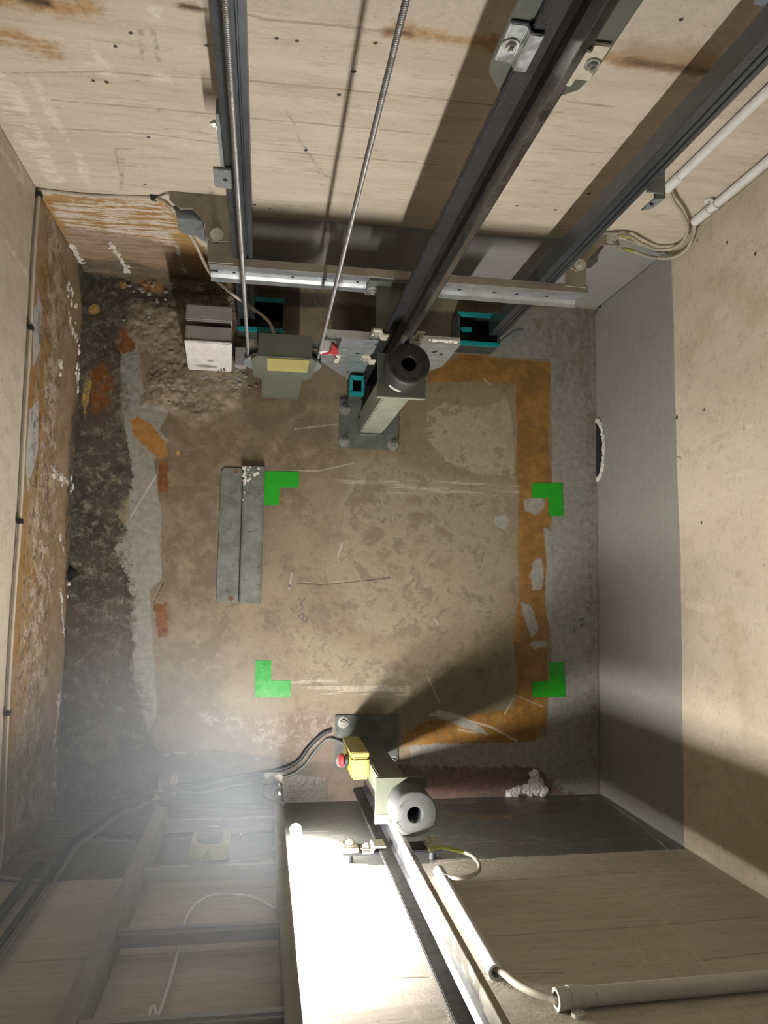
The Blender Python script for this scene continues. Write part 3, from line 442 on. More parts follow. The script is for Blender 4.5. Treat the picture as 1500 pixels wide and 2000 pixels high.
LEFT = [
 dict(shapes=[[(0.902, 0.462), (0.577, 0.464), (0.126, 0.455), (-0.303, 0.475), (-0.568, 0.460), (-0.678, 0.453), (-0.781, -0.206), (-0.300, -0.541), (0.727, -0.296), (0.931, 0.042)]], col=((.20, .135, .075), (.27, .195, .12)), amp=.006, soft=.004, rough=.6, big=1),
 dict(shapes=[['s', .035, [(0.765, 0.426), (0.585, 0.441), (0.271, 0.432), (0.128, 0.432), (-0.196, 0.438), (-0.419, 0.447)]], ['s', .04, [(0.887, 0.384), (0.708, 0.380), (0.590, 0.347), (0.409, 0.356), (0.220, 0.361)]], ['s', .05, [(0.035, 0.367), (-0.204, 0.369), (-0.380, 0.366), (-0.551, 0.372)]]], col=((.27, .155, .045), (.2, .11, .03)), amp=.02, soft=.012, rough=.4, op=.95, big=1, patch=(.42, .12)),
 dict(shapes=[[(0.587, 0.433), (0.598, 0.402), (0.648, 0.403), (0.686, 0.436)], [(0.389, 0.443), (0.429, 0.377), (0.307, 0.361), (0.200, 0.423), (0.268, 0.451)], [(0.628, 0.458), (0.663, 0.397), (0.550, 0.392), (0.487, 0.438)]], col=((.36, .35, .34), (.3, .29, .28)), amp=.004, rough=.45, h=.4),
 dict(shapes=[[(0.913, 0.412), (0.866, 0.258), (0.677, 0.165), (0.413, 0.215), (0.175, 0.166), (-0.226, 0.159), (-0.562, 0.163), (-0.611, 0.397), (-0.200, 0.400), (0.413, 0.334), (0.792, 0.365)]], col=((.44, .375, .31), (.36, .30, .24)), amp=.012, soft=.012, rough=.85, h=.5, patch=(.52, .05), patch2=(.47, .08)),
 dict(shapes=[[(0.913, 0.412), (0.835, 0.198), (0.677, 0.165), (0.413, 0.215), (0.175, 0.166), (-0.226, 0.159), (-0.562, 0.163), (-0.632, 0.462), (-0.196, 0.438), (0.517, 0.420)]], col=((.10, .07, .045), (.07, .05, .035)), amp=.012, soft=.02, patch2=(.55, .05), op=.75),
 dict(shapes=[[(0.934, 0.105), (0.761, 0.004), (0.474, 0.064), (0.184, 0.072), (-0.100, 0.012), (-0.441, -0.004), (-0.663, -0.007), (-0.859, -0.674), (1.076, -0.212)]], col=((.085, .075, .056), (.05, .046, .036)), amp=.016, soft=.012, rough=.55, h=-.3, flat=0, patch=(.44, .08)),
 dict(shapes=[['s', .01, [(0.789, 0.172), (0.769, 0.069)]], ['s', .018, [(0.713, 0.144), (0.685, 0.050), (0.646, -0.021), (0.572, 0.026), (0.530, -0.047)]], ['s', .012, [(0.288, 0.239), (0.272, 0.160), (0.269, -0.041)]], ['s', .014, [(-0.041, 0.079), (-0.142, 0.020)]], ['s', .014, [(-0.325, 0.020), (-0.441, 0.065), (-0.604, 0.005), (-0.670, 0.141)]], ['b', .012, [(0.566, 0.206)]], ['s', .012, [(0.111, 0.111), (0.058, 0.033)]]],
      col=((.64, .60, .56), (.5, .46, .42)), amp=.012, soft=.004, rough=.9, h=1.2, patch=(.46, .06)),
 dict(shapes=[['s', .008, [(0.905, 0.628), (0.847, 0.563)]], ['s', .006, [(0.856, 0.733), (0.862, 0.602)]], ['s', .006, [(0.692, 0.672), (0.680, 0.511)]], ['s', .006, [(0.991, 0.757), (0.958, 0.655)]]], col=((.62, .55, .47), (.54, .47, .39)), amp=.01, soft=.006, op=.6),
 dict(shapes=[[(0.739, 1.488), (0.907, 0.471), (0.148, 0.467), (-0.632, 0.462), (-0.662, 1.293)]], col=((.24, .18, .12), (.2, .15, .1)), amp=0, speck=(.69, .04), sscale=42, op=.5, h=-.5),
]
layered('wall_left_mat', ((.35, .297, .23), (.405, .35, .28), (.30, .25, .188)), LEFT, (1, 1.4, 1), rough=.8, bump=.0018, pores=.8)
panel('wall_left', 'wall_left_mat', np.linspace(YF, YB, 350), ZS, lambda P, h: np.stack([np.full(len(P), XL), P[:, 0], P[:, 1]], 1), LEFT, (-1, 0, 0))

FRONT = [
 dict(shapes=[['s', .003, [(0.437, 0.640), (0.671, 0.630), (0.917, 0.621)]], ['s', .003, [(0.430, 0.888), (0.719, 0.885), (0.972, 0.870)]], ['s', .003, [(0.060, 0.867), (0.205, 0.880)]], ['s', .003, [(0.040, 0.997), (0.286, 1.020)]], ['s', .004, [(0.321, 1.016), (0.508, 1.031)]], ['s', .003, [(-0.387, 0.885), (0.042, 0.884)]], ['s', .003, [(0.731, 1.024), (0.896, 1.008)]]], col=((.27, .22, .16), (.22, .18, .13)), amp=.0009, soft=.0016, op=.7, h=-.6),
 dict(shapes=[[(-0.627, 0.519), (-0.411, 0.533), (-0.214, 0.528), (0.071, 0.509), (0.232, 0.512), (0.347, 0.525), (0.472, 0.506), (0.723, 0.501), (1.035, 0.493), (1.288, 0.281), (1.613, -0.283), (-0.965, -0.384)]], col=((.115, .118, .112), (.145, .147, .138)), amp=.003, soft=.0015, rough=.36, h=.45, flat=.55, grit=.2),
 dict(shapes=[[(-0.465, 0.521), (-0.447, 0.434), (-0.419, 0.265), (-0.403, 0.102), (-0.276, 0.070), (-0.108, 0.133), (0.055, 0.150), (0.085, 0.059), (-0.587, -0.112), (-0.519, 0.543)], [(0.525, -0.000), (0.936, -0.027), (1.028, 0.028), (0.850, 0.187), (0.663, 0.215), (0.534, 0.154)]], col=((.15, .09, .065), (.10, .065, .05)), amp=.012, soft=.012, op=.65, patch=(.50, .08), rough=.55),
 dict(shapes=[['s', .03, [(0.534, 0.154), (0.621, 0.210), (0.698, 0.195)]], ['s', .016, [(0.608, 0.254), (0.642, 0.321)]]], col=((.22, .13, .06), (.3, .2, .1)), amp=.02, soft=.012, op=.7, patch=(.48, .08)),
 dict(shapes=[['s', .05, [(0.457, 0.361), (0.758, 0.413), (0.961, 0.416)]], ['s', .05, [(0.093, 0.241), (0.228, 0.336), (0.075, 0.393)]], ['s', .03, [(0.543, 0.055), (0.987, 0.047)]], ['s', .03, [(-0.189, 0.464), (0.073, 0.461)]]], col=((.40, .39, .37), (.3, .29, .28)), amp=.02, soft=.01, speck=(.57, .04), sscale=28, sstretch=(.35, 1, 2.5), op=.7, rough=.3, h=.3),
 dict(shapes=[['s', .02, [(0.411, 0.506), (0.473, 0.500), (0.547, 0.501)]], ['s', .01, [(0.163, 0.504), (0.301, 0.519)]], ['s', .006, [(0.547, 0.501), (1.025, 0.499)]]], col=((.55, .52, .48), (.45, .42, .38)), amp=.008, soft=.003, patch=(.5, .06), h=1.2),
 dict(shapes=[['s', .005, [(1.034, 0.051), (1.022, 0.298), (0.981, 0.597), (0.987, 0.746), (0.992, 0.873)]]], col=((.5, .47, .42), (.42, .38, .33)), amp=.002, soft=.0015, h=.8, patch=(.43, .1)),
 dict(shapes=[['s', .008, [(0.773, 0.665), (0.783, 0.824), (0.755, 1.062)]], ['s', .006, [(0.770, 0.540), (0.777, 0.605)]], ['s', .006, [(0.854, 0.549), (0.834, 0.830)]], ['s', .006, [(0.633, 0.917), (0.644, 1.014), (0.653, 1.066)]], ['s', .006, [(0.700, 0.883), (0.661, 1.016)]], ['s', .006, [(0.706, 0.985), (0.695, 1.071)]], ['s', .008, [(0.735, 1.109), (0.752, 1.198)]], ['s', .005, [(0.208, 0.707), (0.255, 0.829)]], ['s', .006, [(-0.196, 0.659), (-0.186, 0.582)]], ['s', .006, [(0.242, 1.077), (0.246, 1.133)]]], col=((.58, .51, .42), (.5, .44, .36)), amp=.0018, soft=.003, op=.65, patch=(.43, .12)),
 dict(shapes=[[(0.340, 1.010), (0.488, 1.123), (0.618, 1.161), (0.778, 1.174), (0.703, 1.280), (0.270, 1.223)], [(0.535, 1.129), (0.633, 1.134), (0.715, 1.166), (0.611, 1.173)]], col=((.56, .5, .41), (.48, .42, .33)), amp=.03, soft=.01, patch=(.54, .05), h=.9, op=.85),
 dict(shapes=[[(-0.827, 0.507), (1.028, 0.517), (1.027, 1.191), (0.622, 1.614), (-0.354, 1.478)]], col=((.22, .17, .11), (.18, .14, .1)), amp=0, speck=(.70, .035), sscale=46, op=.55, h=-.5, sstretch=(.6, 1, 1.2)),
]
layered('wall_front_mat', ((.42, .375, .315), (.475, .43, .365), (.35, .305, .25)), FRONT, (.7, 1, 5), rough=.75, bump=.0016, pores=.8)
panel('wall_front', 'wall_front_mat', np.linspace(XL - .02, XR + .02, 370), ZS, lambda P, h: np.stack([P[:, 0], np.full(len(P), YF), P[:, 1]], 1), FRONT, (0, -1, 0))

# ------------------------------------------------------------------ rails
def t_rail(xc, yb, sgn, label, fm, bm_):          # flange back at yb, blade pointing to -sgn*y
    t = Thing('guide_rail', label, 'rail', (xc, yb, 0))
    y = lambda d: yb - sgn * d
    t.part('flange', MB().box(xc - .0375, xc + .0375, min(y(0), y(.009)), max(y(0), y(.009)), .012, 3.3), fm, .0015)
    P = [(xc - .005, y(.034)), (xc - .005, y(.0620)), (xc + .005, y(.0620)), (xc + .005, y(.034))]
    t.part('blade', MB().prism(P, .012, 3.3), bm_, .0008)
    N = [(xc - .011, y(.009)), (xc - .0047, y(.017)), (xc - .0047, y(.034)), (xc + .0047, y(.034)), (xc + .0047, y(.017)), (xc + .011, y(.009))]
    t.part('neck', MB().prism(N, .012, 3.3), fm, label='black painted neck of the rail')
    return t
t_rail(.311, .614, 1, 'black T-shaped guide rail standing behind the rubber-topped buffer post', 'rail_black', 'rail_blade')
t_rail(.315, -.605, -1, 'black T-shaped guide rail on the front wall beside the glowing tube', 'rail_front', 'blade_front')
def cw_rail(x0, label):
    w = .046; P = [(0, 0), (.018, 0), (.0195, .006), (.021, .006), (.0225, .001), (.031, .001), (.0325, .008), (.0345, .008), (.036, .002), (w, .002), (w, .04), (0, .04)]
    return single('counterweight_rail', MB().prism([(x0 + a, .756 + c) for a, c in P], .100, 3.3), 'steel_dark', label, 'rail', (x0, .756, 0), bev=.0006)
cw_rail(-.091, 'blue-grey grooved steel rail behind the left wire rope')
cw_rail(.657, 'blue-grey grooved steel rail nearest the white conduits')

# ------------------------------------------------------------------ cross beam and its brackets
t = Thing('cross_beam', 'long galvanised channel beam crossing in front of the back wall', 'beam', (.32, .74, .48))
prof = [(.757, .522), (.735, .522), (.735, .497), (.742, .491), (.742, .456), (.735, .450), (.7275, .447), (.7275, .441), (.757, .441), (.757, .445), (.746, .447), (.746, .518), (.757, .519)]
t.part('channel', MB().prism(prof, -.146, .785, 'x'), 'galvanised', .0006)
t.part('top_dust', MB().box(-.148, .79, .7365, .7565, .522, .5245), 'dusty_plate', label='dust-covered top flange')
for x in (-.09, .05, .13, .21, .47, .56, .62, .70): t.part('bolt_hole', MB().cyl((x, .7422, .470), (x, .7416, .470), .0042, n=12), 'void')
t.part('end_notch', MB().box(-.146, -.128, .7412, .7422, .470, .485), 'void')
for s, lab, polyA, polyB, galv in (
   (0, 'dusty steel wall bracket with galvanised tongue at the left end of the cross beam',
    [p for p in [(-0.240, 0.899), (-0.240, 0.879), (-0.215, 0.859), (-0.187, 0.862), (-0.159, 0.834), (-0.154, 0.797), (-0.138, 0.787), (-0.103, 0.790), (-0.100, 0.842), (-0.109, 0.899)]], [p for p in [(-0.153, 0.809), (-0.147, 0.739), (-0.089, 0.739), (-0.097, 0.820)]], 1),
   (1, 'dusty steel wall bracket with bolted lug at the right end of the cross beam',
    [p for p in [(0.720, 0.885), (0.866, 0.888), (0.870, 0.863), (0.821, 0.861), (0.787, 0.822), (0.780, 0.796), (0.757, 0.786), (0.735, 0.795), (0.699, 0.822)]], [p for p in [(0.727, 0.797), (0.781, 0.796), (0.781, 0.748), (0.727, 0.749)]], 0)):
    t = Thing('wall_bracket', lab, 'bracket', (polyA[0][0], .88, .53))
    PA = [(x, min(y, .8995)) for x, y in polyA]
    t.part('upper_plate', MB().prism(PA, .532, .536), 'dusty_plate')
    t.part('lower_plate', MB().prism(polyB, .526, .531), 'dusty_plate')
    if s == 0:
        t.part('bolt', MB().bolt([(-0.129, 0.804, 0.536)][0], (0, 0, 1), .009, .008), 'zinc')
        t.part('slot', MB().cyl([(-0.130, 0.786, 0.531)][0], [(-0.130, 0.787, 0.531)][0], .004, n=12), 'void')
        t.part('tongue', MB().prism([(-0.233, 0.872), (-0.188, 0.869), (-0.163, 0.844), (-0.224, 0.846)], .517, .520), 'galv_dull', label='galvanised tongue under the plate')
        q = [(-0.224, 0.846), (-0.163, 0.844)]
        f = MB(); f.prism([(q[0][0], .519), (q[1][0], .519), (q[1][0], .40), (q[1][0] - .02, .43), (q[0][0] + .01, .44), (q[0][0], .46)], q[0][1] - .003, q[0][1], 'y')
        t.part('tongue_face', f, 'galv_dull', label='galvanised face folded down')
    else:
        t.part('bolt', MB().bolt([(0.763, 0.804, 0.536)][0], (0, 0, 1), .009, .008), 'zinc')
        t.part('earth_bolt', MB().bolt([(0.845, 0.876, 0.536)][0], (0, 0, 1), .007, .005), 'zinc')
        t.part('tongue', MB().prism([(0.803, 0.875), (0.845, 0.876), (0.828, 0.850), (0.827, 0.834), (0.809, 0.815), (0.793, 0.813)], .496, .50), 'galv_dull', label='grey tongue under the plate')

# ------------------------------------------------------------------ main rail brackets and clips
def clip(name_x, x, side, y, z, h, label, bright='zinc', w=.034, step=.012):
    """a clamp bolted to a plate and stepped over the rail flange; side -1 left of the rail."""
    t = Thing('rail_clip', label, 'clip', (x, y, z))
    P = [(0, 0), (w * .62, 0), (w * .72, -.011), (w * 1.12, -.011), (w * 1.12, -.015), (w * .68, -.015), (w * .57, -.005), (0, -.005)]
    poly = [(x - side * a * -1 if False else x + (-side) * a, y + c) for a, c in P]
    t.part('clamp', MB().prism(poly, z - h / 2, z + h / 2), bright, .0012)
    t.part('bolt', MB().bolt((x + (-side) * w * .28, y - .005, z), (0, -1, 0), .0058, .004), 'zinc', smooth=False)
    return t
t = Thing('rail_bracket', 'olive steel bracket plate behind the top of the black guide rail', 'bracket', (.311, .63, 1.5))
oc = [(.262, 1.70), (.249, 1.62), (.2475, 1.475), (.252, 1.455), (.274, 1.425), (.349, 1.425), (.371, 1.445), (.377, 1.475), (.378, 1.62), (.365, 1.70)]
t.part('plate', MB().prism(oc, .6145, .620, 'y'), 'olive_paint', .001)
for x in (.252, .366): t.part('arm', MB().box(x, x + .006, .620, .8995, 1.58, 1.66), 'olive_paint')
clip('', .2495, -1, .6145, 1.515, .062, 'bright zinc clip bolted left of the black rail near the top edge', 'galv_bright')
clip('', .3725, 1, .6145, 1.500, .062, 'shaded zinc clip bolted right of the black rail near the top edge', 'cream_zinc')

t = Thing('rail_bracket', 'dark olive bracket joining the black rail to the cross beam', 'bracket', (.30, .70, .47))
t.part('beam_flange', MB().box(.233, .340, .728, .7345, .425, .520), 'olive_paint', .001)
t.part('shelf', MB().box(.255, .345, .620, .730, .486, .492), 'olive_paint', .001)
t.part('drop_flange', MB().box(.245, .377, .6145, .620, .43, .50), 'olive_paint', .001)
t.part('bolt', MB().bolt((.2475, .728, .47), (0, -1, 0), .008, .007), 'zinc')
clip('', .2475, -1, .6145, .487, .045, 'grey clip left of the black rail just under the beam', 'cream_zinc')
clip('', .3745, 1, .6145, .487, .045, 'grey clip right of the black rail just under the beam', 'cream_zinc')

t = Thing('foot_fixing_plate', 'galvanised plate with bolt holes at the foot of the black rail', 'plate', (.311, .616, 0))
pl = [(.137, .42), (.485, .42), (.485, .22), (.375, .006), (.247, .006), (.137, .21)]
t.part('sheet', MB().prism(pl, .6145, .6175, 'y'), 'galvanised', .0004)
t.part('fold', MB().box(.137, .485, .6145, .634, .4185, .4215), 'galv_bright', label='bright folded top edge')
for p in [(0.233, 0.298), (0.228, 0.113), (0.271, 0.387), (0.455, 0.335), (0.430, 0.349), (0.436, 0.359)]: t.part('bolt_hole', MB().cyl((p[0], .6146, p[1]), (p[0], .6138, p[1]), .0055, n=14), 'void')
crumb = MB()
for i in range(26):
    x = random.uniform(.40, .48); r = random.uniform(.003, .008); crumb.lathe((x, .625, .4215), (0, 0, 1), [(0, r), (r * .7, r * .7), (r, .0005), (0, .0005)], 7)
t.part('mortar_crumbs', crumb, 'salt', kind='stuff', label='white mortar crumbs on the fold')
clip('', .2475, -1, .6145, .27, .045, 'grey clip on the galvanised plate left of the rail foot', 'cream_zinc')

# small stop brackets on the counterweight rails
t = Thing('angle_bracket', 'small grey angle bracket bolted to the left rail', 'bracket', (-.1, .77, .95))
t.part('plate', MB().box(-.098, -.092, .754, .782, .93, 1.09), 'galv_dull', .001)
t.part('foot', MB().prism([(-.112, .93), (-.079, .93), (-.079, .862), (-.110, .862), (-.113, .87)], .748, .754, 'y'), 'galv_dull', .001)
t.part('bolt', MB().bolt((-.098, .768, 1.04), (-1, 0, 0), .007, .006), 'zinc')
t.part('bolt_hole', MB().cyl((-.091, .7482, .895), (-.091, .7474, .895), .0045, n=12), 'void')
t = Thing('angle_bracket', 'small grey angle bracket bolted to the right rail beside a white conduit', 'bracket', (.72, .77, .97))
t.part('plate', MB().prism([(.701, .79), (.728, .79), (.735, .75), (.701, .75)], .99, .995), 'galv_dull')
t.part('upright', MB().prism([(0.731, 0.791), (0.752, 0.814), (0.752, 0.759), (0.729, 0.751)], .965, .971), 'galv_dull', .001)
f = [(0.721, 0.985), (0.739, 0.994), (0.736, 0.951), (0.718, 0.937)]
t.part('foot', MB().prism(f, .741, .746, 'y'), 'galv_dull', .0008)
t.part('bolt_hole', MB().cyl([(0.723, 0.741, 0.970)][0], [(0.723, 0.740, 0.971)][0], .004, n=12), 'void')
t.part('bolt', MB().bolt([(0.735, 0.791, 0.971)][0], (0, 0, 1), .008, .009), 'galv_dull')
t = Thing('rail_bracket', 'grey bracket block high on the right rail at the corner of the view', 'bracket', (.68, .80, 1.42))
t.part('plate', MB().box(.640, .720, .797, .806, 1.405, 1.60), 'galv_dull', .001)
t.part('arm', MB().box(.655, .662, .806, .8995, 1.43, 1.55), 'galv_dull')

# ------------------------------------------------------------------ buffers
def rubber(t, c, z0, z1, m, r=.0495):
    p = t.part('rubber_pad', MB().lathe((c[0], c[1], z0), (0, 0, 1), [(0, .016), (0, r), (z1 - z0 - .006, r), (z1 - z0 - .002, r - .0015), (z1 - z0, r - .005), (z1 - z0, .018), (z1 - z0 - .003, .016)], 56), m, smooth=True)
    t.sub(p, 'bore', MB().cyl((c[0], c[1], z0), (c[0], c[1], z0 + .012), .0165, n=28), 'void')
    g = MB(); rnd = random.Random(5)
    for a0, a1, rr in ((200, 300, .041), (310, 352, .039), (20, 52, .034), (120, 160, .037)):
        a = a0
        while a < a1:
            th = math.radians(a); k = rnd.choice((1, 2, 3)); e = Vector((math.cos(th), math.sin(th), 0)); q = Vector((-e.y, e.x, 0)); o = Vector((c[0], c[1], z1 - .0004)) + e * rr
            for j in range(k):
                u = q * (j * .0013) + e * rnd.uniform(-.001, .001); l = rnd.uniform(.0012, .003)
                A = o + u - e * l; B = o + u + e * l; w = q * .0005; up = Vector((0, 0, .0014))
                g.add([A - w, B - w, B + w, A + w, A - w + up, B - w + up, B + w + up, A + w + up], [(0, 1, 2, 3), (4, 5, 6, 7), (0, 1, 5, 4), (1, 2, 6, 5), (2, 3, 7, 6), (3, 0, 4, 7)])
            a += 7 if k < 3 else 9
    e = t.sub(p, 'embossed_marks', g, m); e['kind'] = 'stuff'
    return p
t = Thing('buffer', 'pale olive buffer post with a black rubber ring pad on top', 'buffer', (.307, .48, 0))
bp = t.part('base_plate', MB().box(.2145, .399, .4085, .560, 0, .008), 'oily_plate', .002)
for x, y in ((.231, .525), (.232, .425), (.381, .423), (.383, .545)): t.part('bolt', MB().bolt((x, y, .008), (0, 0, 1), .010, .009), 'bolt_wet')
w = MB(); w.tube([(.278, .452, .010), (.314, .452, .011), (.349, .452, .010)], .005, 8, 4); w.tube([(.276, .455, .010), (.276, .500, .010)], .005, 8, 4)
t.part('weld', w, 'oily_plate', smooth=True)
cp = t.part('column', MB().box(.279, .347, .456, .524, .008, .528), 'olive_pale', .003)
t.part('screw', MB().bolt((.292, .456, .50), (0, -1, 0), .005, .004), 'zinc')
t.part('top_plate', MB().box(.254, .371, .443, .546, .528, .536), 'olive_paint', .001)
t.part('plate_edge', MB().box(.2545, .3705, .4395, .4431, .524, .5358), 'olive_pale', label='paler front edge of the top plate')
rp = rubber(t, (.315, .500), .536, .618, 'rubber')
lb = MB(); pts = []
for i in range(9):
    a = math.radians(226 + i * 4.4); pts.append((math.cos(a), math.sin(a)))
for k in range(8):
    (c0, s0), (c1, s1) = pts[k], pts[k + 1]; r0, r1 = .0494, .0502
    lb.add([(.315 + c0 * r1, .5 + s0 * r1, .545), (.315 + c1 * r1, .5 + s1 * r1, .545), (.315 + c1 * r1, .5 + s1 * r1, .560), (.315 + c0 * r1, .5 + s0 * r1, .560)], [(0, 1, 2, 3)])
t.sub(rp, 'side_label', lb, 'label_white', label='worn white label on the pad side')

t = Thing('buffer', 'grey dusty rubber-padded buffer standing against the front wall', 'buffer', (.315, -.48, 0))
t.part('base_plate', MB().box(.222, .411, -.540, -.387, 0, .008), 'oily_plate', .002)
for x, y in ((.245, -.408), (.243, -.520), (.393, -.522)): t.part('bolt', MB().bolt((x, y, .008), (0, 0, 1), .010, .009), 'bolt_wet')
t.part('bolt', MB().bolt((.388, -.408, .008), (0, 0, 1), .006, .004), 'oily_plate')
t.part('column', MB().box(.284, .350, -.508, -.456, .008, .520), 'olive_paint', .003)
t.part('top_plate', MB().box(.266, .381, -.5405, -.440, .520, .528), 'olive_paint', .001)
t.part('plate_corner', MB().box(.2655, .30, -.5410, -.522, .5275, .5292), 'cream_zinc', label='bare cream corner of the top plate')
rubber(t, (.3415, -.4985), .528, .612, 'rubber_dusty')

# ------------------------------------------------------------------ oil trays at the rail feet
def tray(label, x0, x1, y0, y1, tab=None, h=.09, z=.0005, m=.010, ends='tray_dark'):
    t = Thing('oil_tray', label, 'tray', ((x0 + x1) / 2, (y0 + y1) / 2, 0), 'oil collecting trays at the rail feet')
    w = .004
    t.part('floor_pan', MB().box(x0, x1, y0, y1, z, z + .008), 'tray_dark')
    t.part('oil', MB().box(x0 + w, x1 - w, y0 + w, y1 - w, z + .008, z + .012), 'oil')
    for a in ((x0, x1, y0, y0 + w), (x0, x1, y1 - w, y1), (x0, x0 + w, y0 + w, y1 - w), (x1 - w, x1, y0 + w, y1 - w)):
        s = t.part('side', MB().box(*a, z + .008, h), 'tray_dark')
        if a[3] - a[2] < .01: t.sub(s, 'rim', MB().box(a[0] - .001, a[1] + .001, a[2] - m * .5, a[3] + m * .5, h, h + .006), 'teal', .001, label='teal rim')
        else: t.sub(s, 'rim', MB().box(a[0] - m * .25, a[1] + m * .25, a[2], a[3], h, h + .006), ends, .001)
    if tab: t.part('tab', MB().box(*tab), 'teal', .001, label='teal inner tab')
    return t
tray('open teal-rimmed oil tray at the foot of the right blue-grey rail', .562, .692, .728, .822, (.566, .608, .770, .782, .05, .088))
tray('open teal-rimmed oil tray at the foot of the left blue-grey rail', -.093, .041, .728, .822)
t = tray('small teal-rimmed oil tray tucked between black rail and buffer post', .236, .2745, .548, .600, h=.11, z=.010, m=.010, ends='teal')

# feet brackets right of the right tray
t = Thing('rail_foot_stay', 'small dark steel stay beside the right oil tray', 'bracket', (.73, .78, 0))
t.part('post', MB().box(.708, .722, .775, .789, 0.0, .12), 'galv_dull', .001)
t.part('foot', MB().prism([(0.720, 0.770), (0.772, 0.810), (0.800, 0.812), (0.759, 0.765)], 0, .004), 'galv_dull')
t.part('upright', MB().box(.700, .716, .825, .832, .0, .20), 'galv_dull', .001)
t.part('bolt', MB().bolt((.7015, .775, .10), (0, -1, 0), .006, .005), 'zinc')

# ------------------------------------------------------------------ wire ropes and the tension pulley
def rope(x, y, z0, label):
    m = MB().tube([(x, y, z0), (x, y, 1.7)], .0036, 18, 1500, 6, 330); m.cyl((x, y, 1.7), (x, y, 3.3), .0036, n=16)
    return single('wire_rope', m, 'wire_rope', label, 'rope', (x, y, z0), 'governor wire ropes', smooth=True)
rope(-.0535, .572, .335, 'twisted steel wire rope hanging in front of the left rail')
rope(.1225, .572, .335, 'twisted steel wire rope hanging freely between the grooved left rail and the black rail')
t = Thing('tension_pulley', 'grey governor tension pulley with yellow cover at the wire ropes', 'pulley', (.0345, .572, 0))
t.part('wheel', MB().lathe((.0345, .560, .335), (0, 1, 0), [(0, .02), (0, .099), (.006, .099), (.009, .0845), (.015, .0845), (.018, .099), (.024, .099), (.024, .02)], 56), 'galv_dull', smooth=True)
t.part('axle', MB().cyl((.0345, .545, .335), (.0345, .600, .335), .012), 'zinc')
t.part('guard', MB().prism([(-.030, .455), (.105, .455), (.118, .42), (.112, .26), (.06, .22), (.0, .22), (-.04, .26), (-.045, .42)], .545, .548, 'y'), 'olive_paint', .001)
t.part('guard_top', MB().box(-.028, .103, .548, .603, .450, .455), 'olive_paint', .001)
t.part('label_plate', MB().box(-.005, .098, .5425, .545, .335, .448), 'yellow_label', .001, label='yellow plate on the guard')
t.part('weight', MB().box(-.02, .09, .548, .558, .010, .24), 'olive_paint', .002)
t.part('weight_back', MB().box(-.02, .09, .588, .603, .010, .45), 'olive_paint', .002)
t.part('foot', MB().box(.0, .07, .552, .603, 0, .012), 'olive_paint')
t.part('arm', MB().box(.085, .172, .590, .600, .395, .415), 'galv_dull')
sw = t.part('switch', MB().cyl((.138, .590, .455), (.138, .562, .455), .017), 'white_plastic', .001, label='white switch body')
t.part('switch_stem', MB().box(.132, .144, .588, .600, .40, .455), 'galv_dull')
t.sub(sw, 'cam', MB().prism([(.146, .530), (.160, .505), (.166, .470), (.160, .425), (.152, .455), (.128, .440), (.128, .450), (.147, .475)], .560, .570, 'y'), 'red', .001, label='red trip lever')
t.part('latch', MB().box(.165, .176, .566, .576, .36, .43), 'cream_zinc', label='brass-coloured latch tip')
t.part('latch_bar', MB().box(.160, .170, .566, .598, .398, .41), 'galv_dull')

# ------------------------------------------------------------------ white block in the corner
t = Thing('concrete_block', 'white-faced block with a hole standing in the back left corner', 'block', (-.17, .67, 0))
t.part('front_face', MB().prism([(-.237, 0), (-.111, 0), (-.099, .275), (-.222, .275)], .624, .632, 'y'), 'white_block', .003)
t.part('body', MB().prism([(-.236, 0), (-.112, 0), (-.101, .272), (-.221, .272)], .632, .672, 'y'), 'block_top', .003)
t.part('rear_body', MB().prism([(-.236, 0), (-.112, 0), (-.101, .276), (-.221, .276)], .684, .728, 'y'), 'block_top', .004)
t.part('groove', MB().box(-.220, -.104, .672, .684, .002, .235), 'void', label='dark groove across the top')
h = MB(); 
for i in range(1): h.lathe((-.166, .6242, .112), (0, -1, 0), [(0, .013), (.0012, .013), (.0012, .009), (0, .009)], 24)
t.part('hole_rim', h, 'white_block')
t.part('hole', MB().cyl((-.166, .6243, .112), (-.166, .6236, .112), .009, n=20), 'block_top')
bl = MB(); bl.prism([(-.215, .055), (-.195, .068), (-.17, .066), (-.148, .052), (-.165, .038), (-.20, .040)], .6234, .6241, 'y'); t.part('grey_patch', bl, 'block_top', label='dark worn patch')
bl = MB()
for q in ((-.142, .006, .004, .03), (-.134, .010, .006, .03), (-.150, .006, .004, .012)): bl.box(q[0], q[0] + q[2], .6234, .6241, q[1], q[1] + q[3])
t.part('black_marks', bl, 'wire_mark')
single('packer_block', MB().box(-.100, -.068, .635, .69, .0, .045), 'block_top', 'small pale packer beside the white block at the rope foot', 'block', (-.08, .66, 0), bev=.002)

# ------------------------------------------------------------------ bent steel plate and tape marks on the floor
t = Thing('bent_steel_plate', 'bent galvanised plate lying on the floor beside the green tape', 'plate', (-.07, .13, 0))
a = math.radians(-.6); L0, L1 = -.063, .337
low = [(-.131, L0 + .008), (-.124, L0), (-.068, L0), (-.068, L1), (-.128, L1), (-.136 + .008, L1 - .008)]
t.part('low_flange', MB().prism([(-.133, L0 + .010), (-.123, L0), (-.066, L0 + .001), (-.066, L1 - .002), (-.121, L1 - .002), (-.131, L1 - .012)], .0005, .004), 'plate_weathered', .001)
t.part('raised_flange', MB().prism([(-.067, .0005), (-.067, .017), (-.064, .020), (-.010, .020), (-.004, .016), (-.003, .0005)], L0 - .001, L1 + .004, 'y'), 'plate_weathered', .002)
for p in ((-.088, L1 - .012), (-.090, L0 + .013)): t.part('bolt_hole', MB().cyl((p[0], p[1], .0040), (p[0], p[1], .0046), .007, n=16), 'rust')
cr = MB()
